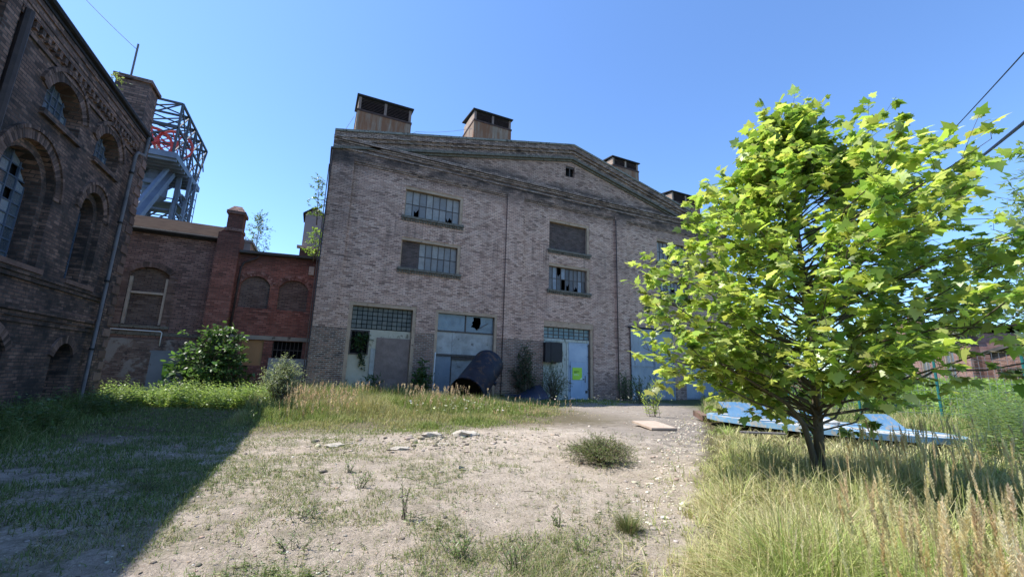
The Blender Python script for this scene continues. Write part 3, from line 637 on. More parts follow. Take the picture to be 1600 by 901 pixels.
L(16.75, 17.85, .4, 1.6, .42, 'cellar'); L(12.6, 14.6, .4, 1.7, .55, 'cellar'); L(8.0, 9.8, .4, 1.7, .55, 'cellar')
mb = MB(); mb.panel([[(-6, -.3), (-6, 9.75), (YE, 9.75), (YE, -.3)]]+holes, (WX, 0, 0), LY, FZ, LN, 0, -.55)
mb.box(WX-.002, WX+.14, 18.95, YE, -.3, 9.6); mb.box(WX-.002, WX+.12, 11.55, 12.05-.1, 7.3, 9.6)
mb.box(WX-13, WX-.56, YE-.5, YE, -.3, 9.74); mb.box(WX-13, WX-.56, -6, -5.5, -.3, 9.74); mb.box(WX-13.5, WX-13.001, -6, YE, -.3, 9.74)
obj('wall', mb, 'old', eng)
mb = MB(); zz = ((3.62, 3.72, .10), (3.50, 3.615, .06), (2.72, 2.86, .14), (2.58, 2.715, .08), (2.44, 2.575, .04))
for a, b, d_ in zz: mb.box(WX-.002, WX+d_, -6, 18.948, a, b)
obj('string_course', mb, 'old', eng)
mb = MB(); mb.box(WX-.3, WX+.10, -6, YE+.02, 9.40, 9.55)
for q in np.arange(-5.9, YE-.1, .26): mb.box(WX+.0, WX+.09, q, q+.12, 9.22, 9.398)
mb.box(WX-.3, WX+.12, -6, YE+.05, 9.553, 9.75); mb.box(WX-.3, WX+.15, -6, YE+.05, 9.753, 9.9); mb.box(WX-.3, WX+.05, -6, 18.94, 9.0, 9.08)
obj('eaves_cornice', mb, 'old', eng)
mb = MB(); mb.box(WX-.3, WX+.18, -6.1, YE+.05, 9.903, 10.0); mb.tube([(WX+.2, -6.1, 10.08), (WX+.2, YE-.15, 10.08)], .09, 8); obj('gutter', mb, 'black', eng)
mb = MB(); mb.panel([[(WX+.16, 10.03), (WX+.16, 10.2), (WX-6.7, 13.2), (WX-6.7, 13.0)]], (0, 0, 0), FX, FZ, LY, -6.1, YE+.02); mb.panel([[(WX-6.7, 13.0), (WX-6.7, 13.2), (WX-13.9, 10.35), (WX-13.9, 10.13)]], (0, 0, 0), FX, FZ, LY, -6.1, YE+.02); obj('roof', mb, 'roof', eng)
mb = MB(); mb.panel([[(WX-.6, 9.75), (WX-6.7, 12.95), (WX-13, 9.75)]], (0, 0, 0), FX, FZ, LY, YE-.4, YE-.02); obj('gable', mb, 'old', eng)
mb = MB(); mb.box(WX-.96, WX+.05, 18.9, YE+.05, 10.13, 12.0); mb.box(WX-1.04, WX+.13, 18.82, YE+.13, 12.003, 12.14); obj('corner_turret', mb, 'old', eng)
mb = MB(); mb.tube([(WX-.75, 19.4, 12.14), (WX-.75, 19.4, 13.85)], .035, 8); obj('roof_pole', mb, 'pipe', eng)
for x0, x1, z0, zs, rise, kind, g_ in specs:
    mb = MB(); O = (WX, 0, 0)
    if kind == 'big':
        voussoirs(mb, g_, .24, O, LY, FZ, LN, -.003, .02); voussoirs(mb, g_, .09, O, LY, FZ, LN, -.003, .06, r0=.25)
        i_ = .22; l, g2 = arch_loop(x0+i_, x1-i_, z0, zs, max(.3, rise-i_)); 
        mb2 = MB(); mb2.panel([arch_loop(x0+.004, x1-.004, z0+.004, zs, rise-.004)[0], l[:1]+l[1:]] if 0 else [arch_loop(x0+.004, x1-.004, z0+.004, zs, rise-.004)[0], [(a, max(b, z0+.02)) for a, b in l]], O, LY, FZ, LN, -.16, -.54)
        wn = obj('arched_window', mb2, 'old', eng); obj('arch', mb, 'arch_old', wn)
        nx, nz = (5, 9) if x1-x0 > 2 else (3, 8); gm = 'glass_win' if x0 == 12.75 else 'glass_blk'
    elif kind == 'small':
        voussoirs(mb, g_, .25, O, LY, FZ, LN, -.003, .03); voussoirs(mb, g_, .11, O, LY, FZ, LN, -.003, .07, r0=.27); i_ = .05
        l, g2 = arch_loop(x0+i_, x1-i_, z0+.02, zs, rise-i_)
        mb2 = MB(); mb2.box(WX-.3, WX+.1, x0-.08, x1+.08, z0-.16, z0-.003); wn = obj('arched_window', mb2, 'old', eng, label='small segmental window'); obj('arch', mb, 'arch_old', wn); nx, nz = 6, 4; gm = 'glass_win'
    else:
        voussoirs(mb, g_, .24, O, LY, FZ, LN, -.003, .05); i_ = .05
        l, g2 = arch_loop(x0+i_, x1-i_, z0+.02, zs, rise-i_)
        mb2 = MB(); mb2.box(WX-.3, WX+.06, x0-.05, x1+.05, z0-.12, z0-.003); wn = obj('cellar_window', mb2, 'old', eng); obj('arch', mb, 'arch_old', wn)
        mb = MB(); mb.panel([l], O, LY, FZ, LN, -.5, -.53); obj('dark_opening', mb, 'void', wn)
        mb = MB(); k = x0+(x1-x0)*.48; mb.box(WX-.4, WX-.3, k-.1, k+.12, z0, zs+.1); obj('mullion', mb, 'old', wn); continue
    # panes clipped to the arch
    cx, cz, r, a = g2; dx = (x1-x0-2*i_)/nx; top = zs+rise-i_; dz = (top-z0)/nz; mb = MB(); fb = MB(); dd = -.34 if kind == 'small' else -.50
    def ztop(yv):
        t = r*r-(yv-cx)**2; return cz+math.sqrt(max(t, 0)) if t > 0 else zs
    for i in range(nx):
        for j in range(nz):
            a0, a1 = x0+i_+i*dx+.015, x0+i_+(i+1)*dx-.015; b0, b1 = z0+j*dz+.015, z0+(j+1)*dz-.015
            t0, t1 = ztop(a0), ztop(a1)
            if min(t0, t1) <= b0+.02 and max(t0, t1) <= b0+.05: continue
            if random.random() < (.05 if kind == 'small' else .1): continue
            q = [(a0, b0), (a0, max(b0+.01, min(b1, t0))), (a1, max(b0+.01, min(b1, t1))), (a1, b0)]; t = random.uniform(-.008, .008)
            mb.panel([q], O, LY, FZ, LN, dd+t, dd-.006+t)
    for i in range(nx+1): yv = x0+i_+i*dx; fb.box(WX+dd-.02, WX+dd+.03, yv-.02, yv+.02, z0, max(z0+.3, ztop(min(max(yv, x0+i_+.02), x1-i_-.02))))
    for j in range(nz):
        zv = z0+j*dz
        if zv < zs: a0, a1 = x0+i_, x1-i_
        else: hw = math.sqrt(max(.01, r*r-(zv-cz)**2)); a0, a1 = cx-hw, cx+hw
        fb.box(WX+dd-.015, WX+dd+.025, a0, a1, zv-.018, zv+.018)
    obj('pane', mb, gm, wn); obj('glazing_bar', fb, 'bluebar', wn)
    mb = MB(); mb.panel([[(p_[0], max(p_[1], z0+.02)) for p_ in l]], O, LY, FZ, LN, -.60, -.62); obj('dark_inside', mb, 'void', wn)
    if kind == 'big': mb = MB(); mb.box(WX-.15, WX+.13, x0-.12, x1+.12, z0-.13, z0-.003); obj('sill', mb, 'arch_rear', wn)
mb = MB(); mb.tube([(WX+.12, 12.18, 9.38), (WX+.12, 12.15, 6.2), (WX+.02, 12.1, 6.0)], .10, 8); obj('dark_slot_tube', mb, 'pipe_dark', eng)  # dark tube added in place of a shaded recessed slot in the wall
# quoin blocks, slightly proud
mb = MB()
for i in range(24):
    z_ = .1+i*.38
    if z_ > 9.1: break
    mb.box(WX+.13, WX+.165, 19.75-(.36 if i % 2 else .55), YE+.012, z_, z_+.26)
obj('quoin', mb, 'arch_rear', eng)
pipe('downpipe', [(WX+.22, 19.3, 10.05), (WX+.22, 19.25, 9.3), (WX+.23, 19.2, 9.2), (WX+.23, 18.65, 9.05), (WX+.22, 18.55, 8.9), (WX+.22, 18.5, .25), (WX+.4, 18.45, .1)], .055, 'pipe', eng, [(WX+.22, 18.5, z_) for z_ in (1.9, 4.2, 6.3, 8.2)])

# ================================================================ REAR RANGE
RY = 24.5
bb = thing('brown_annex', 'low brown brick annex with one large bricked up window and crumbling base', 'industrial building', (-7, RY, 0))
lw, gw = arch_loop(-8.12, -6.62, 3.15, 5.55, .33)
mb = MB(); mb.panel([[(-14, 2.55), (-14, 7.5), (-4.9, 7.5), (-4.9, 2.55)], lw], (0, RY, 0), FX, FZ, FN, 0, -.4); mb.box(-14, -13.6, RY+.4, RY+9, -.3, 7.4); mb.box(-14, -4.9, RY+9, RY+9.4, -.3, 7.4); obj('wall', mb, 'rear', bb)
mb = MB(); mb.box(-14, -4.9, RY-.05, RY+.35, -.3, 2.545); obj('plinth', mb, 'ruin', bb, label='crumbling plastered rubble base')
mb = MB(); voussoirs(mb, gw, .26, (0, RY, 0), FX, FZ, FN, -.003, .05, .09)
for s_ in (-8.12, -6.62):
    for i in range(27): 
        wd = .3 if i % 2 else .2; z_ = 3.15+i*.09
        mb.box(s_-wd if s_ < -7 else s_, s_ if s_ < -7 else s_+wd, RY-.04, RY-.003, z_, z_+.078)
mb2 = MB(); mb2.panel([[(a, b) for a, b in arch_loop(-8.1, -6.64, 3.17, 5.55, .31)[0]]], (0, RY, 0), FX, FZ, FN, -.2, -.38); wn = obj('bricked_window', mb2, 'infill_rear', bb); obj('arch', mb, 'arch_rear', wn)
mb = MB(); mb.box(-8.1, -8.0, RY+.06, RY+.19, 3.2, 5.4); mb.box(-6.76, -6.66, RY+.06, RY+.19, 3.2, 5.4); mb.box(-7.995, -6.765, RY+.08, RY+.19, 4.62, 4.72); obj('timber_frame', mb, 'board', wn)
mb = MB(); mb.box(-8.5, -6.3, RY-.12, RY+.1, 3.02, 3.145); mb.box(-14, -4.9, RY-.06, RY-.002, 2.70, 2.85); obj('sill', mb, 'sill', wn)
mb = MB(); mb.box(-14.1, -4.9, RY-.2, RY+.42, 7.503, 7.6); mb.tube([(-14, RY-.26, 7.62), (-4.9, RY-.26, 7.62)], .08, 8); obj('gutter', mb, 'black', bb)
mb = MB(); mb.panel([[(RY-.25, 7.62), (RY-.25, 7.72), (RY+4.7, 9.6), (RY+9.7, 7.72), (RY+9.7, 7.62), (RY+4.7, 9.5)]], (0, 0, 0), LY, FZ, (1, 0, 0), -14.1, -4.92); obj('roof', mb, 'rooftile', bb)
mb = MB(); mb.tube([(-8.5, RY-.1, 2.93), (-6.55, RY-.1, 2.9), (-6.5, RY-.1, 2.85), (-6.5, RY-.1, 2.25)], .025, 8); obj('white_pipe', mb, 'pipe_white', bb, smooth=True)
mb = MB(); mb.box(-6.75, -5.4, RY-.1, RY-.052, -.2, 1.95); mb.box(-6.8, -5.35, RY-.12, RY-.052, 1.953, 2.03); obj('metal_door', mb, 'greyleaf', bb)
chm = obj('chimney', MB().box(-4.9, -3.95, 23.85, 24.95, -.3, 7.9), 'red', bb, label='red brick buttress rising into a stepped chimney')
mb = MB(); mb.panel([[(-4.9, 7.903), (-4.66, 8.15), (-4.66, 8.95), (-4.0, 8.95), (-4.0, 8.15), (-3.95, 7.903)]], (0, 0, 0), FX, FZ, LY, 24.0, 24.8); obj('shaft', mb, 'red', chm)
mb = MB(); mb.box(-4.72, -3.94, 23.94, 24.86, 8.05, 8.2); mb.box(-4.74, -3.92, 23.92, 24.88, 8.953, 9.1); mb.add([(-4.72, 23.94, 9.103), (-3.94, 23.94, 9.103), (-3.94, 24.86, 9.103), (-4.72, 24.86, 9.103), (-4.5, 24.2, 9.42), (-4.16, 24.2, 9.42), (-4.16, 24.6, 9.42), (-4.5, 24.6, 9.42)], [(0, 3, 2, 1), (4, 5, 6, 7), (0, 1, 5, 4), (1, 2, 6, 5), (2, 3, 7, 6), (3, 0, 4, 7)]); obj('cap', mb, 'rear', chm)
ra = thing('red_annex', 'red brick annex with two blind arches wedged beside the pink hall', 'industrial building', (-2.1, 24.3, 0)); RY2 = 24.3
l1, g1 = arch_loop(-3.72, -2.42, 4.32, 5.5, .45); l2, g2_ = arch_loop(-2.02, -.66, 4.32, 5.48, .45); orr = [rect(-3.3, -2.35, 1.5, 2.74), rect(-1.95, -.6, 1.9, 2.74)]
mb = MB(); mb.panel([[(-3.95, -.3), (-3.95, 7.0), (-.26, 7.15), (-.26, -.3)], l1, l2]+orr, (0, RY2, 0), FX, FZ, FN, 0, -.4); obj('wall', mb, 'red', ra); obj('back_wall', MB().box(-4.0, -.26, RY2+8, RY2+8.4, -.3, 7), 'red', ra)
for l, g_ in ((l1, g1), (l2, g2_)):
    mb2 = MB(); mb2.panel([l], (0, RY2, 0), FX, FZ, FN, -.13, -.3); wn = obj('blind_arch', mb2, 'infill_rear', ra)
    mb = MB(); voussoirs(mb, g_, .12, (0, RY2, 0), FX, FZ, FN, -.003, .02, .07); voussoirs(mb, g_, .12, (0, RY2, 0), FX, FZ, FN, -.003, .03, .07, r0=.135); obj('arch', mb, 'arch_red', wn)
mb = MB(); mb.box(-3.95, -.26, RY2-.06, RY2-.002, 2.76, 2.96); obj('concrete_beam', mb, 'conc', ra)
mb = MB(); mb.box(-3.3, -2.35, RY2+.1, RY2+.14, 1.5, 2.74); obj('plywood_sheet', mb, 'plypanel', ra)
mb = MB(); mb.box(-1.95, -.6, RY2+.32, RY2+.36, 1.9, 2.74); wn = obj('window', mb, 'void', ra)
mb = MB()
for i in range(8): q = -1.93+i*.187; mb.box(q, q+.025, RY2+.1, RY2+.13, 1.92, 2.72)
mb.box(-1.95, -.6, RY2+.09, RY2+.135, 2.28, 2.32); obj('grille', mb, 'steel', wn)
mb = MB(); mb.box(-2.05, -.3, RY2-.04, RY2-.003, .0, 1.88); obj('render_patch', mb, 'mottled', ra)
mb = MB(); mb.panel([[(-3.95, 7.03), (-3.95, 7.15), (-.1, 7.3), (-.1, 7.18)]], (0, 0, 0), FX, FZ, LY, RY2-.3, RY2+9); obj('roof', mb, 'roof', ra)
pipe('downpipe', [(-3.1, RY2-.12, 7.0), (-3.2, RY2-.12, 6.85), (-3.7, RY2-.14, 6.55), (-3.8, RY2-.14, 6.3), (-3.85, RY2-.14, 2.9)], .05, 'pipe_dark', ra)
mb = MB(); mb.box(-.75, -.5, RY2-.12, RY2-.003, 6.3, 6.75); obj('vent_box', mb, 'board', ra)
sh = tag(rebase(obj('roof_shed', MB().box(-6.2, -4.4, 30, 33, 7.0, 9.05).box(-6.3, -4.3, 29.9, 33.1, 9.053, 9.2), 'greytower'), (-5.3, 30, 7.0)), 'low grey flat roofed hut peeping over the roof beside the brick chimney', 'shed')
gt_ = thing('grey_tower', 'narrow grey rendered tower with dark pitched cap beyond the red annex', 'tower', (-1.05, 30, 0))
mb = MB(); mb.panel([[(-1.55, 0), (-1.55, 11.6), (-1.0, 12.0), (-.45, 11.6), (-.45, 0)]], (0, 30, 0), FX, FZ, LY, 0, 1.6); obj('wall', mb, 'greytower', gt_)
mb = MB(); mb.panel([[(-1.7, 11.45), (-1.7, 11.57), (-1.0, 12.14), (-.3, 11.57), (-.3, 11.45), (-1.0, 12.02)]], (0, 30, 0), FX, FZ, LY, -.15, 1.75); obj('roof', mb, 'black', gt_)
mb = MB(); mb.box(-1.8, -.3, 29.6, 29.99, 9.1, 9.25); obj('ledge', mb, 'board', gt_)
mb = MB(); mb.box(-1.62, -.38, 29.8, 29.99, 8.0, 9.097); obj('lower_band', mb, 'ventwood', gt_)

# ================================================================ WINDING TOWER
wt = thing('winding_tower', 'grey steel mine headframe with red sheave wheels rising behind the dark engine house', 'headframe', (-19, 60, 0))
xa, xb, ya, yb = -21.8, -16.6, 54.6, 66.5
mb = MB()
P = lambda x_, y_, z_: Vector((x_, y_, z_))
zs_ = (24.2, 27.2, 30.2)
ys = [ya+(yb-ya)*i/4 for i in range(5)]
def ytop(z_, y_): return y_ if z_ < 30 else y_
for xx in (xa, xb):
    for z_ in zs_[1:]: mb.bar((xx, ya, z_), (xx, yb-(1.3 if z_ < 30 else 0), z_), .22)
    for i, yy in enumerate(ys):
        y0_ = yy if i < 4 else yb-2.6
        mb.bar((xx, y0_, 24.2), (xx, yy, 30.2), .2)
        if i < 4:
            y1_ = ys[i+1]
            mb.bar((xx, yy, 27.2), (xx, y1_, 30.2), .12); mb.bar((xx, y1_, 27.2), (xx, yy, 30.2), .12); mb.bar((xx, yy, 24.3), (xx, y1_-(1.3 if i == 3 else 0), 27.2), .12); mb.bar((xx, y1_-(2.6 if i == 3 else 0), 24.3), (xx, yy, 27.2), .12)
for yy in (*ys,):
    mb.bar((xa, yy, 30.2), (xb, yy, 30.2), .2); mb.bar((xa, yy, 30.2), ((xa+xb)/2, yy, 28.4), .12); mb.bar((xb, yy, 30.2), ((xa+xb)/2, yy, 28.4), .12)
mb.bar((xa, ya, 27.2), (xb, ya, 27.2), .2); mb.bar((xa, ya, 24.3), (xb, ya, 27.2), .12)
for i in range(4): mb.bar((xa, ys[i], 30.2), (xb, ys[i+1], 30.2), .12); mb.bar((xb, ys[i], 30.2), (xa, ys[i+1], 30.2), .12)
for z_ in (25.3,):  # handrail
    for yy in np.arange(ya, yb-2.5, .9): mb.bar((xb+.4, yy, 24.2), (xb+.4, yy, z_), .05)
    mb.bar((xb+.4, ya, z_), (xb+.4, yb-2.6, z_), .07); mb.bar((xb+.4, ya, 24.8), (xb+.4, yb-2.6, 24.8), .05)
obj('cage_truss', mb, 'towerdark', wt)
mb = MB(); mb.box(xa-.4, xb+.45, ya-.3, yb-1.9, 23.5, 24.15)
for yy in np.arange(ya, yb-2.2, 1.1): mb.box(xa-.3, xb+.4, yy, yy+.22, 23.2, 23.498)
obj('platform', mb, 'tower', wt)
def wheel(cx, cy, cz, r):
    mb = MB(); k = 28
    pts = [(cx+r*.93*math.cos(2*math.pi*i/k), cy+r*.36*math.cos(2*math.pi*i/k), cz+r*math.sin(2*math.pi*i/k)) for i in range(k+1)]
    for dx in (-.14, .14): mb.tube([(p[0]-dx*.36, p[1]+dx*.93, p[2]) for p in pts], .11, 6)
    for i in range(10): a = 2*math.pi*i/10; mb.bar((cx, cy, cz), (cx+r*.93*math.cos(a), cy+r*.36*math.cos(a), cz+r*math.sin(a)), .11)
    wl = obj('sheave_wheel', mb, 'wheelred', wt); mb = MB(); mb.tube([(cx+.2, cy-.55, cz), (cx-.2, cy+.55, cz)], .3, 12); obj('hub', mb, 'wheelred', wl)
wheel(-19.3, 57.2, 26.2, 1.6); wheel(-17.6, 58.2, 26.7, 1.6)
mb = MB()   # shaft tower and legs
for xx in (-20.6, -17.0):
    for yy in (59.5, 63.6): mb.bar((xx, yy, 0), (xx, yy, 23.5), .45)
    for z_ in np.arange(2, 22, 3.4):
        mb.bar((xx, 59.5, z_), (xx, 63.6, z_+3.4), .2); mb.bar((xx, 63.6, z_), (xx, 59.5, z_+3.4), .2); mb.bar((xx, 59.5, z_), (xx, 63.6, z_), .22)
for z_ in np.arange(2, 22, 3.4):
    for yy in (59.5, 63.6): mb.bar((-20.6, yy, z_), (-17.0, yy, z_), .22); mb.bar((-20.6, yy, z_), (-17.0, yy, z_+3.4), .16)
for xx in (-22.6, -15.9):
    for k_ in range(6):
        z0_ = 9+k_*2.3; mb.bar((xx, 58.0+k_*.2, z0_), (xx, 61.5, z0_+2.3), .13); mb.bar((xx, 61.5, z0_), (xx, 58.2+k_*.2, z0_+2.3), .13); mb.bar((xx, 58.0, z0_), (xx, 61.5, z0_), .14)
    mb.bar((xx, 61.5, 4), (xx, 61.5, 23.4), .28); mb.bar((xx, 57.4, 4), (xx, 59.4, 23.4), .28)
for k_ in range(8): z0_ = 5+k_*2.3; mb.bar((-22.6, 61.5, z0_), (-20.6, 61.5, z0_+2.3), .12); mb.bar((-17.0, 61.5, z0_+2.3), (-15.9, 61.5, z0_), .12); mb.bar((-22.6, 61.5, z0_), (-15.9, 61.5, z0_), .12)
obj('shaft_frame', mb, 'tower', wt)
mb = MB()   # raking struts toward the engine house
for xx in (-21.0, -17.6):
    mb.bar((xx, 58.6, 23.2), (xx-1.0, 40, 0), .75, .6)
    mb.bar((xx, 57.2, 23.2), (xx-1.0, 45.5, 8), .35)
for t in (.08, .2, .32, .45): 
    p0 = P(-21, 58.6, 23.2).lerp(P(-22, 40, 0), t); p1 = P(-17.6, 58.6, 23.2).lerp(P(-18.6, 40, 0), t); mb.bar(p0, p1, .4, .5)
    q0 = P(-21, 58.6, 23.2).lerp(P(-22, 40, 0), t+.12); mb.bar(p1, q0, .22)
obj('raking_strut', mb, 'tower', wt)
mb = MB(); mb.tube([(-18.9, 59.0, 19.6), (-18.9, 59.0, 20.2), (-18.9, 59.0, 22.6), (-18.9, 59.0, 23.3)], [.5, 1.15, 1.15, .9], 18); obj('drum', mb, 'tower', wt, smooth=False)
mb = MB()
for k in range(14):
    z_ = 8+k*1.1; mb.bar((-16.4, 62.0, z_), (-16.4, 64.8, z_+.0), .08)
mb.bar((-16.4, 62.0, 8), (-16.4, 62.0, 23.4), .08); mb.bar((-16.4, 64.8, 8), (-16.4, 64.8, 23.4), .08)
pts = [(-17.0, 61.2+2.2*math.cos(a), 19.2+2.4*math.sin(a)) for a in np.linspace(0, math.pi, 9)]; mb.tube([(-17, 63.4, 14)]+pts+[(-17, 59.0, 14)], .22, 6)
for z_ in (16.4, 19.8): mb.box(-20.9, -16.6, 59.2, 64.0, z_, z_+.15)
obj('stair_landing', mb, 'tower', wt)
# ================================================================ YARD OBJECTS
def gzf(x_, y_): return float(gz(x_, y_))
# tank leaning against the wall
tk = thing('storage_tank', 'big blue black steel cylinder tipped against the wall of the second doorway', 'tank', (7.0, 19.3, 0))
A, B = Vector((6.55, 18.75, .50)), Vector((8.42, 20.85, 1.92)); ax_ = (B-A).normalized(); r = .80
mb = MB(); pts = [A, A+ax_*.04, A+ax_*.06, A+(B-A)*.5, B-ax_*.06, B-ax_*.04, B]; mb.tube(pts, [r+.03, r+.03, r, r, r, r+.02, r+.02], 40, cap=False)
mb.tube(list(reversed(pts)), [q-.025 for q in (r+.02, r+.02, r, r, r, r+.03, r+.03)], 40, cap=False); obj('shell', mb, 'tank', tk, smooth=True)
mb = MB(); mb.tube([B-ax_*.05, B+ax_*.02, B+ax_*.10, B+ax_*.14], [r-.01, r-.03, r*.75, r*.3], 40); obj('domed_end', mb, 'tank', tk, smooth=True)
mb = MB(); mb.tube([A-ax_*.02, A+ax_*.05], r+.045, 40, cap=False); mb.tube([A+ax_*.05, A-ax_*.02], r-.03, 40, cap=False); obj('rim', mb, 'tank', tk)
mb = MB(); mb.tube([A+ax_*.45, A+ax_*.47], r-.03, 40); obj('dark_inside', mb, 'void', tk)  # black disc added so the shade inside the shell is painted in
side = ax_.cross(Vector((0, 0, 1))).normalized(); upv = side.cross(ax_); mid_ = A.lerp(B, .55)+(side*.55-upv*.25+Vector((0, 0, 0))).normalized()*r
nd = (mid_-A.lerp(B, .55)).normalized(); mb = MB(); mb.tube([mid_-nd*.02, mid_+nd*.1], .09, 14); mb.tube([mid_+nd*.1, mid_+nd*.125], .13, 14); obj('nozzle', mb, 'tank', tk)
mb = MB(); mb.tube([A.lerp(B, .33), A.lerp(B, .34)], r+.008, 40, cap=False); mb.tube([A.lerp(B, .66), A.lerp(B, .67)], r+.008, 40, cap=False); obj('weld_seam', mb, 'tank', tk)
# bent navy sheet beside it
V_ = []; F_ = []
for i in range(9):
    for j in range(7):
        u, v = i/8, j/6; V_.append((9.2+2.3*u+.1*v, 20.2+.9*v-.35*u+.12*math.sin(5*u+3*v), .06+.15+.62*v*(.55+.5*u)-.35*(1-u)*v*v+.09*math.sin(7*u+2*v)))
for i in range(8):
    for j in range(6): o = i*7+j; F_.append((o, o+7, o+8, o+1))
mb = MB(); mb.add(V_, F_); k = len(V_); mb.v += [(a, b, c-.02) for a, b, c in V_]; mb.f += [tuple(q+k for q in reversed(f)) for f in F_]
o = tag(rebase(obj('metal_sheet', mb, 'tarp', smooth=True), (10.3, 20.4, .1)), 'crumpled navy sheet metal cover lying right of the leaning tank', 'sheet')
# black box hung in front of the third doorway
bx = thing('steel_box', 'black steel box hanging at the top left of the blue doorway', 'box', (12.85, 21.6, 2.2))
mb = MB(); mb.box(12.28, 13.42, 21.56, 21.98, 2.2, 3.34); obj('body', mb, 'boxblack', bx)
mb = MB(); mb.box(12.27, 12.62, 21.535, 21.557, 2.18, 3.36); mb.box(12.66, 13.44, 21.54, 21.557, 2.24, 3.36); obj('lid', mb, 'boxblack', bx)
mb = MB(); mb.box(12.6, 13.3, 21.6, 21.9, 3.343, 3.38); mb.box(12.9, 13.1, 21.7, 22.0, 2.1, 2.197); obj('bracket', mb, 'steel', bx)
# lime notices
def notice(x0, x1, z0, z1, y, lab):
    mb = MB(); mb.panel([rect(x0, x1, z0, z1)], (0, y, 0), FX, FZ, FN, 0, .012); s_ = tag(rebase(obj('notice_board', mb, 'sign'), ((x0+x1)/2, y, z0)), lab, 'sign')
    ROOT[s_.name] = Vector(((x0+x1)/2, y, z0)); w_ = x1-x0; h_ = z1-z0; mb = MB()
    def ln(m_, a, b, c_, d_): m_.panel([rect(x0+a*w_, x0+b*w_, z0+c_*h_, z0+d_*h_)], (0, y, 0), FX, FZ, FN, .013, .016)
    for q in range(9):   # too small to read: a bold headline of word shapes
        ln(mb, .13+q*.062, .13+q*.062+.045, .64, .71)
    for q in range(5): ln(mb, .13+q*.062, .13+q*.062+.045, .55, .61)
    obj('headline', mb, 'signdark', s_)
    mb = MB()
    for k_, z_ in enumerate((.47, .41, .35)):
        q = .13
        while q < (.5, .75, .55)[k_]: ww = random.uniform(.04, .1); ln(mb, q, q+ww, z_, z_+.025); q += ww+.02
    mb.panel([[(x0+.72*w_, z0+.02*h_), (x0+.97*w_, z0+.2*h_), (x0+.97*w_, z0+.02*h_)]], (0, y, 0), FX, FZ, FN, .013, .016)
    obj('small_print', mb, 'signwhite', s_)
notice(14.43, 15.13, 1.2, 1.93, 21.96-.0, 'lime green notice on the small blue wicket door'); 
notice(-6.22, -5.82, .95, 1.48, RY-.115, 'lime green notice on the grey metal door beside the dark shrub')

# old round ride floor
pf = thing('round_platform', 'large round blue and white wooden platform lying in the grass behind the plane tree', 'platform', (14.74, 8.27, 0))
c0 = Vector((14.74, 8.27, 0)); Rr = 3.28; tilt = lambda x_, y_: .95-.0454*x_-.004*y_
K = 16
mb = MB()
for i in range(K):
    a0, a1 = 2*math.pi*i/K+.006, 2*math.pi*(i+1)/K-.006; dz = random.uniform(-.015, .02)
    ring = []
    for rr in (.5, Rr-.16):
        for a in (a0, a1): x_, y_ = c0.x+rr*math.cos(a), c0.y+rr*math.sin(a); ring.append((x_, y_, tilt(x_, y_)+dz))
    top = [ring[0], ring[2], ring[3], ring[1]]; mb.add(top+[(a, b, c-.06) for a, b, c in top], [(0, 1, 2, 3), (7, 6, 5, 4), (0, 4, 5, 1), (1, 5, 6, 2), (2, 6, 7, 3), (3, 7, 4, 0)])
obj('deck', mb, 'deck', pf)
mb = MB()
for i in range(K):
    a0, a1 = 2*math.pi*i/K, 2*math.pi*(i+1)/K; q = []
    for rr in (Rr-.155, Rr):
        for a in (a0, a1): x_, y_ = c0.x+rr*math.cos(a), c0.y+rr*math.sin(a); q.append((x_, y_, tilt(x_, y_)))
    t4 = [q[0], q[2], q[3], q[1]]; mb.add([(a, b, c+.03) for a, b, c in t4]+[(a, b, c-.12) for a, b, c in t4], [(0, 1, 2, 3), (7, 6, 5, 4), (0, 4, 5, 1), (1, 5, 6, 2), (2, 6, 7, 3), (3, 7, 4, 0)])
obj('rim', mb, 'bluetrim', pf)
mb = MB()
for i in range(K):
    a = 2*math.pi*i/K
    if i % 2 == 0: p0 = Vector((c0.x+.55*math.cos(a), c0.y+.55*math.sin(a), 0)); p1 = Vector((c0.x+(Rr-.2)*math.cos(a), c0.y+(Rr-.2)*math.sin(a), 0)); p0.z = tilt(p0.x, p0.y)+.02; p1.z = tilt(p1.x, p1.y)+.02; mb.bar(p0, p1, .09, .05)
obj('batten', mb, 'bluetrim', pf)
mb = MB(); mb.tube([(c0.x, c0.y, .05), (c0.x, c0.y, .36), (c0.x, c0.y, .42)], [.5, .5, .3], 20); obj('hub', mb, 'deck', pf)
mb = MB()
for a in np.linspace(0, 2*math.pi, 9)[:-1]: mb.box(c0.x+2.8*math.cos(a)-.1, c0.x+2.8*math.cos(a)+.1, c0.y+2.8*math.sin(a)-.1, c0.y+2.8*math.sin(a)+.1, -.1, .10)
obj('support_block', mb, 'stone_d', pf)
for px_, py_, hh_ in ((12.95, 9.6, .46), (14.1, 9.7, .46), (14.7, 9.0, .40), (15.5, 8.6, .36), (15.9, 6.9, .42)):
    p = Vector((px_, py_, 0)); p.z = tilt(p.x, p.y)+.025; t_ = Vector((math.cos(yaw-.15), -math.sin(yaw-.15), 0)); o_ = Vector((-.35, .5, .0)).normalized()
    l4 = [p-t_*.45, p+t_*.5, p+t_*.22+Vector((0, .25, hh_)), p-t_*.62+Vector((0, .25, hh_))]
    mb = MB(); mb.add(l4+[q+Vector((0, .03, -.0)) for q in l4], [(0, 1, 2, 3), (7, 6, 5, 4), (0, 4, 5, 1), (1, 5, 6, 2), (2, 6, 7, 3), (3, 7, 4, 0)]); obj('raised_flap', mb, 'bluetrim', pf)
mb = MB(); mb.bar((10.3, 7.75, .22), (11.1, 7.1, .24), .16, .04); o = tag(rebase(obj('plank', mb, 'pipe'), (10.7, 7.4, .2)), 'grey plank lying in the grass in front of the round platform', 'plank')
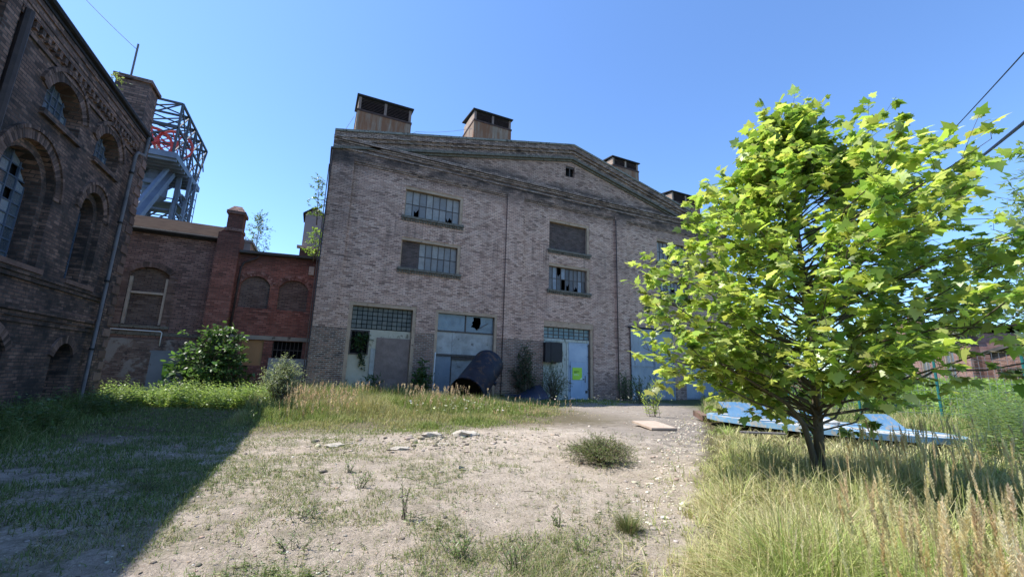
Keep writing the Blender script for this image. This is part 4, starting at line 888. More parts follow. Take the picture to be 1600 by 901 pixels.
# board and brick
mb = MB(); p = [(9.15, 9.75), (9.95, 9.55), (10.35, 10.85), (9.55, 11.05)]; zb = .06
mb.add([(a, b, gzf(9.7, 10.3)+.03+.05*(i > 1)) for i, (a, b) in enumerate(p)]+[(a, b, gzf(9.7, 10.3)+.09+.05*(i > 1)) for i, (a, b) in enumerate(p)], [(0, 3, 2, 1), (4, 5, 6, 7), (0, 1, 5, 4), (1, 2, 6, 5), (2, 3, 7, 6), (3, 0, 4, 7)])
tag(rebase(obj('board', mb, 'board'), (9.75, 10.3, 0)), 'pale weathered board lying flat on the worn asphalt', 'board')
mb = MB(); mb.bar((13.1, 11.2, .13), (13.75, 12.2, .22), .24, .2); tag(rebase(obj('concrete_block', mb, 'arch_rear'), (13.4, 11.7, 0)), 'short brownish block at the left tip of the round platform', 'block')
def rock(c, sx, sy, sz, az=0, n_=1):
    bm = __import__('bmesh').new(); __import__('bmesh').ops.create_icosphere(bm, subdivisions=2, radius=1)
    mb = MB(); ca, sa = math.cos(az), math.sin(az); vs = []
    for v in bm.verts:
        k_ = 1+random.uniform(-.3, .22); x_, y_, z_ = v.co.x*sx*k_+random.uniform(-.1, .1)*sx, v.co.y*sy*k_+random.uniform(-.12, .12)*sy, max(-.5, min(.5+.25*math.sin(9*v.co.x+4*v.co.y), v.co.z))*sz*(1+random.uniform(-.2, .2)); vs.append((c[0]+x_*ca-y_*sa, c[1]+x_*sa+y_*ca, c[2]+z_))
    mb.add(vs, [tuple(v.index for v in f.verts) for f in bm.faces]); bm.free(); return mb
for (x_, y_, sx, sy, sz, az, lab) in ((2.75, 10.3, .24, .15, .11, .2, 'flat pale slab of rubble at the edge of the dry grass, left of a pair'), (3.6, 10.25, .30, .2, .13, -.3, 'largest pale rubble slab at the grass edge, right of a pair'),
        (1.75, 8.75, .2, .12, .05, .1, 'small flat pale stone below the rubble slabs'), (.55, 9.35, .22, .13, .06, .4, 'leftmost pale stone at the grass edge'), (2.7, 9.3, .22, .10, .04, -.1, 'thin dark edged slab in front of the rubble')):
    tag(rebase(obj('rubble_slab', rock((x_, y_, gzf(x_, y_)+sz*.3), sx, sy, sz, az), 'stone'), (x_, y_, 0)), lab, 'rubble', 'rubble slabs at the grass edge')
mb = rock((-2.55, 5.6, gzf(-2.55, 5.6)+.03), .12, .07, .06); tag(rebase(obj('stone', mb, 'stone'), (-2.55, 5.6, 0)), 'single white stone in the shaded left ground', 'stone')
mb = MB(); z_ = gzf(2.35, 6.8)+.02; mb.add([(2.29, 6.77, z_), (2.39, 6.75, z_+.02), (2.42, 6.84, z_+.01), (2.33, 6.86, z_+.03), (2.31, 6.8, z_+.05)], [(0, 1, 4), (1, 2, 4), (2, 3, 4), (3, 0, 4), (0, 3, 2, 1)]); tag(rebase(obj('litter_scrap', mb, 'tarp'), (2.35, 6.8, 0)), 'tiny dark blue scrap of litter on the open dirt', 'litter')
# gravel bits: nobody could count them
ico = [(-.5, -.5, -.3), (.5, -.5, -.3), (.5, .5, -.3), (-.5, .5, -.3), (-.32, -.36, .35), (.4, -.28, .28), (.3, .38, .34), (-.4, .3, .3)]; icf = [(0, 3, 2, 1), (4, 5, 6, 7), (0, 1, 5, 4), (1, 2, 6, 5), (2, 3, 7, 6), (3, 0, 4, 7)]
def polar(n_, r0, r1, a0=-34, a1=86, p=1.0):
    """yard points thinned with distance, so far ground is not over-sampled"""
    u = rng.random(n_); rr = r0*(r1/r0)**(u**p); th = np.radians(rng.uniform(a0, a1, n_)); return rr*np.sin(th), rr*np.cos(th), rr
x_, y_, rr = polar(11000, 1.8, 20, -30, 60); keep = (y_ > x_*.82+.1) & (y_ < 16) & (rng.random(len(x_)) < .25+.75*(fbm(x_, y_, .9, 3, 4) > .52)); x_, y_, rr = x_[keep], y_[keep], rr[keep]
s_ = rng.gamma(1.6, .0045, len(x_))*(.6+rr*.10)+.003; dirs = np.stack([rng.normal(size=len(x_)), rng.normal(size=len(x_)), rng.normal(0, .25, len(x_))], 1)
V, F, T = inst(ico, icf, np.stack([x_, y_, gz(x_, y_)+s_*.15], 1), frames(dirs), np.stack([s_*1.3, s_, s_*.7], 1), pick([(.42, .37, .31), (.5, .45, .39), (.3, .26, .22), (.14, .12, .10), (.36, .28, .22)], len(x_), .2))
# a denser drift of pale stones along the edge of the meadow
k_ = 900; t_ = rng.random(k_); ex = 3.2+9.5*t_; ey = ex*.85+.75+rng.normal(0, .35, k_)+.1; s2 = rng.gamma(2.0, .009, k_)+.006; dirs = np.stack([rng.normal(size=k_), rng.normal(size=k_), rng.normal(0, .2, k_)], 1)
V2, F2, T2 = inst(ico, icf, np.stack([ex, ey, gz(ex, ey)+s2*.15], 1), frames(dirs), np.stack([s2*1.4, s2, s2*.6], 1), pick([(.5, .44, .36), (.56, .51, .44), (.4, .34, .27)], k_, .15))
k_ = 700; ex = np.concatenate([rng.normal(2.6, 1.4, 450), rng.normal(3.3, .5, 250)]); ey = np.concatenate([rng.normal(9.5, .7, 450), rng.normal(10.2, .25, 250)]); s2 = rng.gamma(1.8, .013, k_)+.008; dirs = np.stack([rng.normal(size=k_), rng.normal(size=k_), rng.normal(0, .3, k_)], 1)
V3, F3_, T3 = inst(ico, icf, np.stack([ex, ey, gz(ex, ey)+s2*.15], 1), frames(dirs), np.stack([s2*1.5, s2, s2*.6], 1), pick([(.46, .41, .34), (.38, .32, .27), (.3, .25, .2), (.1, .09, .08)], k_, .15))
V, F, T = cat([(V, F, T), (V2, F2, T2), (V3, F3_, T3)])
M['gravel'] = leafmat('gravel_stone', 0, .9, .2); o = np_mesh('gravel', V, F, 'gravel', T); tag(o, 'scattered pale gravel and stone chips over the beige yard', 'gravel', kind='stuff')

# ================================================================ RIGHT SIDE: fence, far buildings, cables
fn = thing('wire_fence', 'wire mesh fence on dark green posts right of the plane tree', 'fence', (23, 8.3, 0))
fp = [(19.9, 12.4), (21.4, 10.35), (22.95, 8.3), (24.5, 6.3), (26.0, 4.3), (27.5, 2.2)]
for x_, y_ in fp:
    mb = MB(); z0 = gzf(x_, y_); mb.tube([(x_, y_, z0-.1), (x_, y_, z0+2.9)], .05, 8); mb.tube([(x_, y_, z0+2.9), (x_-.25, y_-.1, z0+3.15)], .04, 8); obj('post', mb, 'greenpost', fn)
mb = MB()
for a, b in zip(fp[:-1], fp[1:]):
    za, zb_ = gzf(*a), gzf(*b)
    for h_ in np.arange(.15, 2.9, .3): mb.bar((a[0], a[1], za+h_), (b[0], b[1], zb_+h_), .012)
    for t in np.arange(.04, 1, .08): x_, y_ = a[0]+(b[0]-a[0])*t, a[1]+(b[1]-a[1])*t; z0 = za+(zb_-za)*t; mb.bar((x_, y_, z0+.1), (x_, y_, z0+2.85), .008)
obj('wire_mesh', mb, 'wire', fn)
Ar, Br = Vector((39.6, 12.3, 0)), Vector((55.5, 26.8, 0)); du = (Br-Ar).normalized(); nn = Vector((-du.y, du.x, 0)); 
if nn.dot(Ar) > 0: nn = -nn
LEN = (Br-Ar).length
far = thing('far_brick_shed', 'distant single storey pale red brick shed with tall windows seen through the tree', 'building', tuple(Ar+Vector((0, 0, .8))))
M['farbrick'] = brick_mat('far_brick', [(0, (.20, .09, .07)), (.5, (.33, .17, .14)), (1, (.42, .26, .22))], (.30, .25, .22), soot=.3)
fw_ = [2.2+i*3.4 for i in range(6)]; fh = [rect(q-.0, q+1.3, 1.9, 4.35) for q in fw_]
mb = MB(); mb.panel([[(0, .3), (0, 5.0), (LEN, 5.0), (LEN, .3)]]+fh, Ar, du, FZ, nn, 0, -.4); mb.panel([[(0, .3), (0, 5.0), (9, 5.0), (9, .3)]], Ar, -nn, FZ, -du, 0, -.4)
obj('wall', mb, 'farbrick', far)
for q in fw_:
    mb = MB(); mb.panel([rect(q, q+1.3, 1.9, 4.35), rect(q+.12, q+1.18, 2.0, 4.25)], Ar, du, FZ, nn, -.05, -.2); mb.panel([rect(q+.6, q+.7, 2.0, 4.25)], Ar, du, FZ, nn, -.08, -.18); wn = obj('window', mb, 'conc', far)
    mb = MB(); mb.panel([rect(q+.125, q+.595, 2.01, 4.24)], Ar, du, FZ, nn, -.15, -.17); mb.panel([rect(q+.705, q+1.175, 2.01, 4.24)], Ar, du, FZ, nn, -.15, -.17); obj('pane', mb, 'glass_win', wn)
for q in (.0, 19.8): mb = MB(); mb.panel([rect(q, q+.6, .3, 5.2)], Ar, du, FZ, nn, .002, .15); obj('pilaster', mb, 'farbrick', far)
mb = MB(); mb.panel([rect(-.1, LEN+.1, 4.62, 4.75)], Ar, du, FZ, nn, .003, .12); mb.panel([rect(-.2, LEN+.2, 5.003, 5.15)], Ar, du, FZ, nn, -.3, .5); obj('cornice', mb, 'coping', far)
mb = MB(); o_ = Ar; e = LEN+.2
q4 = [o_-du*.2+nn*.5, o_+du*e+nn*.5, o_+du*e-nn*9.5, o_-du*.2-nn*9.5]; zz_ = (5.153, 5.153, 6.3, 6.3)
mb.add([(p.x, p.y, z) for p, z in zip(q4, zz_)]+[(p.x, p.y, z+.12) for p, z in zip(q4, zz_)], [(0, 3, 2, 1), (4, 5, 6, 7), (0, 1, 5, 4), (1, 2, 6, 5), (2, 3, 7, 6), (3, 0, 4, 7)]); obj('roof', mb, 'rooftile', far)
for q, hh_ in ((9.6, 7.9), (12.4, 7.2)):
    c_ = Ar+du*q-nn*1.2; mb = MB(); mb.box(c_.x-.45, c_.x+.45, c_.y-.45, c_.y+.45, 5.0, hh_); mb.box(c_.x-.55, c_.x+.55, c_.y-.55, c_.y+.55, hh_+.003, hh_+.15); obj('chimney', mb, 'farbrick', far)
g2 = thing('arched_outbuilding', 'weathered brick outbuilding with a wide arched opening behind the wire fence', 'building', (38.5, 9.5, .8))
Ag, Bg = Vector((39.2, 11.4, 0)), Vector((36.6, 4.5, 0)); dg = (Bg-Ag).normalized(); ng = Vector((-dg.y, dg.x, 0)); ng = -ng if ng.dot(Ag) > 0 else ng
l_, gg = arch_loop(2.2, 4.9, .9, 2.3, .75); mb = MB(); mb.panel([[(0, .3), (0, 3.6), (3.5, 4.6), (7.4, 3.6), (7.4, .3)], l_], Ag, dg, FZ, ng, 0, -.4); obj('wall', mb, 'rear', g2)
mb = MB(); voussoirs(mb, gg, .3, Ag, dg, FZ, ng, -.003, .05, step=.12); ao = obj('arch', mb, 'arch_red', g2)
mb = MB(); mb.panel([l_], Ag, dg, FZ, ng, -.5, -.55); obj('dark_opening', mb, 'void', ao)
mb = MB(); mb.panel([[(-.2, 3.55), (-.2, 3.75), (3.5, 4.8), (7.6, 3.75), (7.6, 3.55), (3.5, 4.6)]], Ag, dg, FZ, ng, -6, .25); obj('roof', mb, 'roof', g2)
for q in (.3, 5.6):
    mb = MB()
    for i in range(9): mb.panel([rect(q+i*.16, q+i*.16+.04, .9, 2.7)], Ag, dg, FZ, ng, .06, .1)
    mb.panel([rect(q, q+1.4, 2.6, 2.66)], Ag, dg, FZ, ng, .102, .13); obj('railing', mb, 'steel', g2)
def cable(nm, a, b, r, lab, sag=.6, mat='cable'):
    a, b = Vector(a), Vector(b); mb = MB(); mb.tube([a.lerp(b, t)-Vector((0, 0, sag*4*t*(1-t))) for t in np.linspace(0, 1, 40)], r, 8); tag(rebase(obj(nm, mb, mat, smooth=True), a), lab, 'cable')
def pline(p, q, t): return tuple(p[i]+(q[i]-p[i])*t for i in range(3))
# span runs from the far shed towards a pole outside the frame on the right
p, q = (15.30, 4.67, 7.28), (8.83, 1.76, 5.53); cable('overhead_cable', pline(q, p, -1.2), pline(q, p, 3.0), .026, 'thick black overhead cable slanting down behind the plane tree', .25)
p, q = (15.28, 4.75, 8.38), (8.85, 1.62, 6.59); cable('overhead_wire', pline(q, p, -1.2), pline(q, p, 3.0), .010, 'thin grey overhead wire above the thick black cable', .25)
p, q = (-9.07, 23.3, 13.92), (-11.31, 22.29, 16.89); cable('roof_wire', (-7.65, 19.4, 13.6), pline(p, q, 1.8), .012, 'thin aerial wire running from the roof pole to the upper left', .2, 'wire')

# ================================================================ TREES
maple = [(0, 0), (.10, .10), (.30, -.04), (.34, .14), (.60, .22), (.42, .36), (.50, .58), (.27, .56), (.16, .74), (0, 1.02)]
def leaf_t(half, curl=.22):
    h = [(a, b, -curl*a*a*1.6-.12*(b-.4)**2+.10*a) for a, b in half]; v = h+[(-a, b, c) for a, b, c in h[1:-1]]+[(0, .38, .02)]
    n1 = len(h); ci = len(v)-1; rim = list(range(n1))+[ci-1-i for i in range(n1-2)]
    return v, [(ci, rim[i], rim[(i+1) % len(rim)]) for i in range(len(rim))]
MLV, MLF = leaf_t(maple)
OVV, OVF = leaf_t([(0, 0), (.2, .2), (.27, .45), (.17, .78), (0, 1)], .5)
def unit(v): return v/np.linalg.norm(v, axis=-1, keepdims=True)
def tree_parts(root, base, trunks, branches, barkr, leafsize, cols, tpl, n_twig, n_leaf, twl, name=('trunk', 'crown'), droop=0., tvar=.16, mat='leaf', lmin=.25, flat_=.55):
    """trunks: list of (points, radii); branches: list of (p0, p1, sag, r0)"""
    mb = MB()
    for pts, rad in trunks: mb.tube(pts, rad, 9)
    P_, Dd, Sz = [], [], []
    for p0, p1, sag, r0 in branches:
        p0, p1 = np.array(p0), np.array(p1); L_ = np.linalg.norm(p1-p0); ts = np.linspace(0, 1, 6); wob = rng.normal(0, .03*L_, (6, 3)); wob[0] = 0
        pts = p0+(p1-p0)*ts[:, None]; pts[:, 2] += -sag*L_*np.sin(math.pi*ts); pts += wob
        mb.tube(pts, [r0*(1-.82*t) for t in ts], 5, cap=False)
        for k in range(n_twig):
            t = lmin+(1-lmin)*(k+rng.random())/n_twig; i = min(4, int(t*5)); q0 = pts[i]+(pts[i+1]-pts[i])*(t*5-i); ax0 = unit(pts[i+1]-pts[i])
            dv = unit(ax0*.75+rng.normal(0, .62, 3)+np.array([0, 0, .12])); tl = twl*(.5+.8*rng.random()); q1 = q0+dv*tl; q1[2] -= droop*tl
            mb.tube([q0, (q0+q1)/2+np.array([0, 0, .03*tl]), q1], [r0*.22, r0*.15, .003], 3, cap=False)
            for m2 in range(n_leaf):
                s = .2+.85*(m2+rng.random())/n_leaf; c_ = q0+(q1-q0)*s
                ld = unit(dv*.5+rng.normal(0, .75, 3)+np.array([0, 0, -.18])); P_.append(c_+ld*leafsize*.25*rng.random()); Dd.append(ld); Sz.append(leafsize*(.55+.75*rng.random()**1.2))
    P_, Dd, Sz = np.array(P_), np.array(Dd), np.array(Sz); obj(name[0], mb, 'bark', root, smooth=True)
    # leaves turn their faces to the light: damp the vertical part of the blade axis
    Dd[:, 2] *= flat_; rl = rng.normal(0, .5, len(P_)); V, F, T = inst(tpl[0], tpl[1], P_, frames(Dd, rl), Sz, pick(cols, len(P_), tvar))
    return np_mesh(name[1], V, F, mat, T, root)
# --- the plane tree
TB = np.array([6.9, 3.95, 0.]); lat = np.array([math.cos(yaw), -math.sin(yaw), 0]); dep = np.array([math.sin(yaw), math.cos(yaw), 0])
def tp(l, d_, z): return TB+lat*l+dep*d_+np.array([0, 0, z])
pt = thing('plane_tree', 'young bright green plane tree with two stems standing in the tall grass', 'tree', tuple(TB))
tr1 = [tp(.0, 0, -.1), tp(.02, 0, .5), tp(.08, .02, 1.2), tp(.08, .0, 2.1), tp(.12, .05, 3.1), tp(.06, .02, 4.2), tp(.02, 0, 5.0), tp(-.02, 0, 5.85)]
rd1 = [.09, .072, .062, .056, .044, .03, .018, .006]
tr2 = [tp(-.03, 0, -.05), tp(-.1, -.03, .55), tp(-.2, -.05, .95), tp(-.45, -.1, 1.25), tp(-1.0, -.2, 1.55), tp(-1.7, -.3, 1.9)]; rd2 = [.07, .045, .038, .03, .02, .01]
zk = [.8, 1.2, 1.8, 2.6, 3.5, 4.2, 4.7, 5.2, 5.85]; rk = [1.6, 2.1, 2.35, 2.4, 2.3, 1.95, 1.4, .7, .15]
br = []; NB = 150
for i in range(NB):
    if math.cos(i*2.39996) > .25 and (i+.5)/NB < .30 and i % 5 < 3: rng.normal(0, 1, 3); continue
    f = (i+.5)/NB; z1 = 1.05+4.75*f**.92; az = i*2.39996+rng.normal(0, .25); cl, cd_ = math.cos(az), math.sin(az)
    rmax = np.interp(z1, zk, rk)*(np.interp(z1, [1, 3.3, 4.2, 5., 5.8], [1.2, 1.2, 1.25, 1.45, 1.0]) if cl > 0 else np.interp(z1, [1, 4, 5], [1, 1, .85]))*(1+.14*math.sin(3*az+z1*2)+rng.normal(0, .09))
    rmax = rmax*1.0; rr = rmax*(.62+.36*rng.random() if i % 3 == 0 else .97)
    z1 = max(z1, 1.25+(.30 if cl < 0 or cd_ < 0 else .12)*rr)
    z0 = max(.6, z1-.28*rr-.25*rng.random()-.1); tz = np.interp(z0, [.5, 1.2, 2.1, 3.1, 4.2, 5.2, 6.3], [.02, .08, .08, .12, .06, .02, -.02])
    br.append((tp(tz, 0, min(z0, 5.6)), tp(tz+rr*cl, rr*cd_*.95, z1), -.05 if z1 > 1.6 else .0, .006+.0052*rr))
for l_, d_, z1 in ((2.25, .4, 5.2), (2.1, .2, 4.9), (2.5, .3, 4.8), (3.4, 0, 3.7), (3.5, .6, 3.3), (-.95, -.2, 5.0), (-1.15, .3, 4.6), (.18, 0, 6.0), (.0, .1, 5.8), (.55, .2, 5.4), (1.2, .3, 5.2), (-2.3, -.1, 1.75), (-2.55, .3, 2.0), (2.8, -.4, 2.6), (3.5, -.5, 2.9), (3.9, .1, 3.9), (3.2, -.6, 3.6), (-2.4, -.4, 2.4), (-2.45, .2, 2.9), (3.2, .4, 2.4)):
    zb0 = max(.7, z1-.9 if l_ > -3 else z1); br.append((tp(.06, 0, min(zb0, 5.4)), tp(l_, d_, z1), -.06, .02))
PC = [(.40, .49, .11), (.34, .44, .10), (.46, .54, .15), (.25, .36, .075), (.53, .60, .22), (.16, .26, .06), (.42, .45, .13)]
tree_parts(pt, TB, [(tr1, rd1), (tr2, rd2)], br, .1, .148, PC, (MLV, MLF), 10, 9, .46, tvar=.24)
def gen_tree(name, lab, catn, base, h, rad, cz, cols, size, nb=46, tw=6, lf=9, twl=.7, r0=.12, group=None, tpl=(OVV, OVF), flat_=.6, squash=1., lean=(0, 0), mat='leaf'):
    base = np.array(base, float); t = thing(name, lab, catn, tuple(base), group)
    top = base+np.array([lean[0], lean[1], h*.93]); pts = [base+(top-base)*s+rng.normal(0, .04*h/10, 3)*s for s in np.linspace(0, 1, 6)]; pts[0] = base-np.array([0, 0, .1]); br = []
    for i in range(nb):
        f = (i+.5)/nb; z1 = cz+(h-cz)*f; az = i*2.4+rng.normal(0, .3); prof = math.sin(math.pi*min(1, .12+.88*f))**.6 if squash == 1 else (1-f)**.7
        rr = rad*prof*(.75+.35*rng.random()); z0 = max(cz*.6, z1-.45*rr-.1*h*rng.random()); s = z0/(h*.93); p0 = base+(top-base)*min(s, .98)
        br.append((p0, base+np.array([lean[0]*f+rr*math.cos(az), lean[1]*f+rr*math.sin(az), z1]), -.05, r0*.35*(1-.5*f)))
    tree_parts(t, base, [(pts, [r0, r0*.85, r0*.7, r0*.5, r0*.3, .01])], br, r0, size, cols, tpl, tw, lf, twl, flat_=flat_, mat=mat); return t
GR = [(.055, .10, .03), (.08, .14, .035), (.10, .17, .05), (.045, .08, .028)]
GL = [(.13, .20, .05), (.18, .26, .08), (.10, .16, .04)]
gen_tree('willow_tree', 'narrow leaved tree at the far right edge above the yard', 'tree', (20.6, 3.1, .2), 9.4, 2.3, 3.2, [(.20, .28, .12), (.15, .23, .09), (.28, .36, .17)], .30, 90, 8, 10, .7, .16, tpl=([(0, 0, 0), (.13, .4, -.01), (0, 1, -.06), (-.13, .4, -.01)], [(0, 1, 2), (0, 2, 3)]))
for lab, b, h, rd in (('round dark tree behind the arched outbuilding', (50, 12, .8), 8.2, 4.0), ('broad tree beyond the right corner of the pink hall', (36, 27, .3), 6.3, 3.6), ('bushy tree left of the far brick shed', (47, 30.5, .3), 7.0, 3.8), ('low tree behind the round platform, nearest the hall corner', (33.5, 20.5, .6), 4.3, 2.8), ('tall tree far beyond the brick shed roof', (70, 31, .5), 11, 6)):
    gen_tree('background_tree', lab, 'tree', b, h, rd, h*.22, GR+GL[:1], .34 if h > 6 else .22, 46, 6, 8, rd*.28, .16, 'trees beyond the yard')
gen_tree('birch_tree', 'feathery young birch rising over the red annex roof', 'tree', (-4.3, 31.5, 6.9), 4.7, 1.35, .4, [(.09, .14, .07), (.13, .19, .09), (.16, .21, .12)], .11, 44, 6, 9, .42, .05, squash=0)
gen_tree('roof_sapling', 'leafy sapling sprouting beside the upper left corner of the pink hall', 'sapling', (-.62, 22.6, 8.7), 2.5, .42, .3, GL, .12, 18, 4, 7, .25, .03, lean=(-.15, 0), group='saplings on the roofs')
gen_tree('roof_sapling', 'bright sapling growing in the gutter between the annex and the hall', 'sapling', (-.6, 24.0, 7.1), 1.7, .5, .1, [(.22, .32, .07), (.16, .25, .06)], .12, 18, 4, 7, .25, .03, group='saplings on the roofs')
gen_tree('roof_sapling', 'thin sapling sprouting behind the eaves of the dark engine house', 'sapling', (-7.3, 17.3, 10.1), 1.1, .4, .2, [(.2, .24, .1), (.16, .2, .08)], .09, 12, 3, 6, .2, .015, group='saplings on the roofs')

# ================================================================ SHRUBS
def shrub(name, lab, catn, base, rad, h, cols, size, nb, tw, lf, twl, tpl=(OVV, OVF), up=.6, flat_=.6, group=None, mat='leaf', lmin=.3):
    base = np.array([base[0], base[1], gzf(base[0], base[1])]); t = thing(name, lab, catn, tuple(base), group); br = []
    for i in range(nb):
        az = i*2.4+rng.normal(0, .2); e = rng.random()**up; rr = rad*math.sqrt(max(0, 1-e*e))*(.7+.35*rng.random()); z1 = max(.08, h*e*(.85+.2*rng.random()))
        br.append((base+np.array([rng.normal(0, rad*.06), rng.normal(0, rad*.06), 0]), base+np.array([rr*math.cos(az), rr*math.sin(az), z1]), -.12, .006+.012*h/2))
    tree_parts(t, base, [], br, .03, size, cols, tpl, tw, lf, twl, ('stems', 'foliage'), flat_=flat_, mat=mat, lmin=lmin); return t
LANCE = ([(0, 0, 0), (.13, .35, -.01), (0, 1, -.12), (-.13, .35, -.01)], [(0, 1, 2), (0, 2, 3)])
shrub('dark_shrub', 'large rounded dark green shrub with glossy leaves in front of the annexes', 'shrub', (-3.95, 22.35), 1.75, 3.15, [(.08, .15, .045), (.11, .20, .06), (.06, .11, .04)], .20, 110, 5, 8, .45, up=.55)
shrub('low_shrub', 'small dark shrub at the foot of the chipboard doorway', 'shrub', (2.6, 20.9), .6, 1.2, [(.05, .10, .035), (.07, .13, .04)], .12, 34, 4, 7, .25)
shrub('low_shrub', 'dark leafy shrub against the brick pier between the first two doorways', 'shrub', (4.95, 21.2), .5, 1.9, [(.06, .12, .035), (.08, .16, .045)], .17, 32, 4, 7, .3)
shrub('wall_shrub', 'tall dusky shrub against the wall between the tank and the blue doorway', 'shrub', (10.75, 21.1), .75, 3.1, [(.045, .075, .04), (.06, .10, .05)], .10, 70, 5, 9, .35)
shrub('wall_shrub', 'sparse twiggy shrub in front of the peeling doorway panel', 'shrub', (12.4, 20.8), 1.25, 2.0, [(.08, .13, .05), (.12, .17, .08), (.2, .24, .14)], .075, 60, 5, 7, .35)
shrub('yard_bush', 'lone round green bush in the middle of the open dirt yard', 'bush', (5.05, 6.75), .78, .42, [(.16, .23, .07), (.20, .26, .09), (.12, .17, .055), (.30, .26, .15)], .035, 190, 7, 9, .15, LANCE, up=.8)
shrub('wormwood_bush', 'silvery grey green wormwood bush at the corner of the pink hall', 'bush', (-.95, 18.3), .85, 1.75, [(.30, .35, .22), (.36, .40, .27), (.22, .27, .15)], .085, 110, 9, 9, .30, LANCE, up=.45)
ivy = thing('climbing_plant', 'dark creeper hanging out of the empty window hole of the first doorway', 'climbing plant', (1.9, 21.9, 1.2))
br = [((1.95+rng.normal(0, .2), 22.0, 3.3), (1.95+rng.normal(0, .22), 21.85, 2.3+.8*rng.random()), 0, .006) for _ in range(22)]+[((2.1, 21.95, 2.4), (2.15+rng.normal(0, .1), 21.88, 1.3+rng.random()), 0, .005) for _ in range(8)]
tree_parts(ivy, None, [], br, .01, .10, [(.05, .10, .035), (.08, .15, .045), (.035, .07, .03)], (OVV, OVF), 4, 8, .16, ('stems', 'foliage'))
# leggy weeds by the gate
def weed(lab, x_, y_, h, spread, cols, n_st, size, name='tall_weed', tpl=LANCE, group=None, nl=18, catn='weed', tilt_=.18):
    z = gzf(x_, y_); t = thing(name, lab, catn, (x_, y_, z), group); mb = MB(); P_, Dd = [], []
    for i in range(n_st):
        a = rng.random()*6.28; q0 = np.array([x_+rng.normal(0, spread*.25), y_+rng.normal(0, spread*.25), z-.01]); q1 = q0+np.array([math.cos(a)*spread, math.sin(a)*spread, 0])*rng.random()+np.array([rng.normal(0, tilt_*h*.3), rng.normal(0, tilt_*h*.3), h*(.6+.45*rng.random())])
        mb.tube([q0, (q0+q1)/2+rng.normal(0, .02*h, 3), q1], [.004+.003*h, .003+.002*h, .0015], 4, cap=False)
        for k in range(nl):
            s = .1+.92*(k+rng.random())/nl; aa = k*2.4; P_.append(q0+(q1-q0)*s); Dd.append([math.cos(aa), math.sin(aa), .45+.7*s*s])
    obj('stem', mb, 'twig', t); P_, Dd = np.array(P_), np.array(Dd); sz = size*(.6+.6*rng.random(len(P_)))
    V, F, T = inst(tpl[0], tpl[1], P_, frames(Dd, rng.normal(0, .4, len(P_))), sz, pick(cols, len(P_), .18)); np_mesh('leaves', V, F, 'leaf', T, t); return t
WG = [(.12, .19, .06), (.16, .24, .07), (.09, .14, .045)]
weed('yellow green upright weed on the shade line left of the pale board', 12.3, 13.0, 1.35, .35, [(.28, .36, .06), (.34, .42, .08)], 12, .16, nl=26)
weed('dark tall weed clump against the wall by the second downpipe', 17.3, 20.6, 1.7, .5, [(.06, .11, .04), (.08, .14, .05)], 26, .22)
weed('dusky green weed clump in front of the sheet metal gate', 16.8, 19.0, 1.5, .9, [(.07, .12, .045), (.10, .16, .06)], 34, .20)
for lab, x_, y_, h, sp, ns, sz in (('tallest thin weed standing in the open dirt, centre foreground', 1.05, 4.85, .46, .10, 6, .055), ('bushy little weed behind the tall one in the foreground dirt', .76, 6.2, .22, .16, 9, .05), ('tiny weed high in the yard near the grass edge', .67, 7.2, .18, .14, 8, .05),
        ('low spreading weed left of the tall foreground weed', .12, 5.25, .16, .24, 12, .045), ('small weed right of centre in the bare foreground', 2.53, 4.15, .15, .09, 8, .045), ('lowest small weed near the bottom edge, right of centre', 2.36, 3.48, .12, .08, 7, .045), ('leafy weed at the bottom edge below the tall foreground weed', 1.36, 3.8, .2, .2, 14, .05),
        ('weed beside the grass strip at the bottom edge', 1.7, 3.42, .2, .16, 12, .045), ('low weed tuft on the sunlit side of the big shadow edge', .0, 4.5, .12, .2, 12, .04), ('small weed just inside the big shadow on the left', -1.7, 6.9, .2, .2, 12, .055), ('leafy weed far inside the shadow, nearest the left frame edge', -4.3, 7.4, .3, .3, 16, .08),
        ('tall upright weed on the shade edge left of the wormwood', -1.35, 15.2, .6, .15, 8, .10), ('weed at the shade edge halfway down the yard', -1.3, 12.9, .4, .15, 8, .08)):
    weed(lab, x_, y_, h, sp, WG, ns, sz, 'small_weed', nl=10, group='weeds dotted over the yard')
# ================================================================ GRASS AND HERBS (uncountable)
def grass(name, lab, x_, y_, h, wd, cols, p=None, lean=.45, catn='grass', mat='grass', seg=3, var=.16, extra=None):
    n_ = len(x_); az = rng.normal(-.5, 1.3, n_) if lean < .5 else rng.random(n_)*6.28
    pos = np.stack([x_, y_, gz(x_, y_)-.01], 1); parts = [blades(pos, h, wd, np.clip(rng.normal(lean, .22, n_), .02, 1.1), az, pick(cols, n_, var, p), seg)]
    if extra: parts += extra
    V, F, T = cat(parts); o = np_mesh(name, V, F, mat, T); tag(o, lab, catn, kind='stuff'); return o
def edge_m(x_, y_): return .85*x_+.25+.5*(fbm(x_, y_, 1.1, 3, 2)-.5)*np.clip(x_*.5, .4, 1.6)-y_   # >0 inside the meadow
in_disc = lambda x_, y_, r_=3.28: np.hypot(x_-c0.x, y_-c0.y) < r_
YG = [(.23, .31, .07), (.32, .39, .11), (.16, .23, .05), (.40, .40, .18), (.50, .45, .25), (.58, .51, .32)]
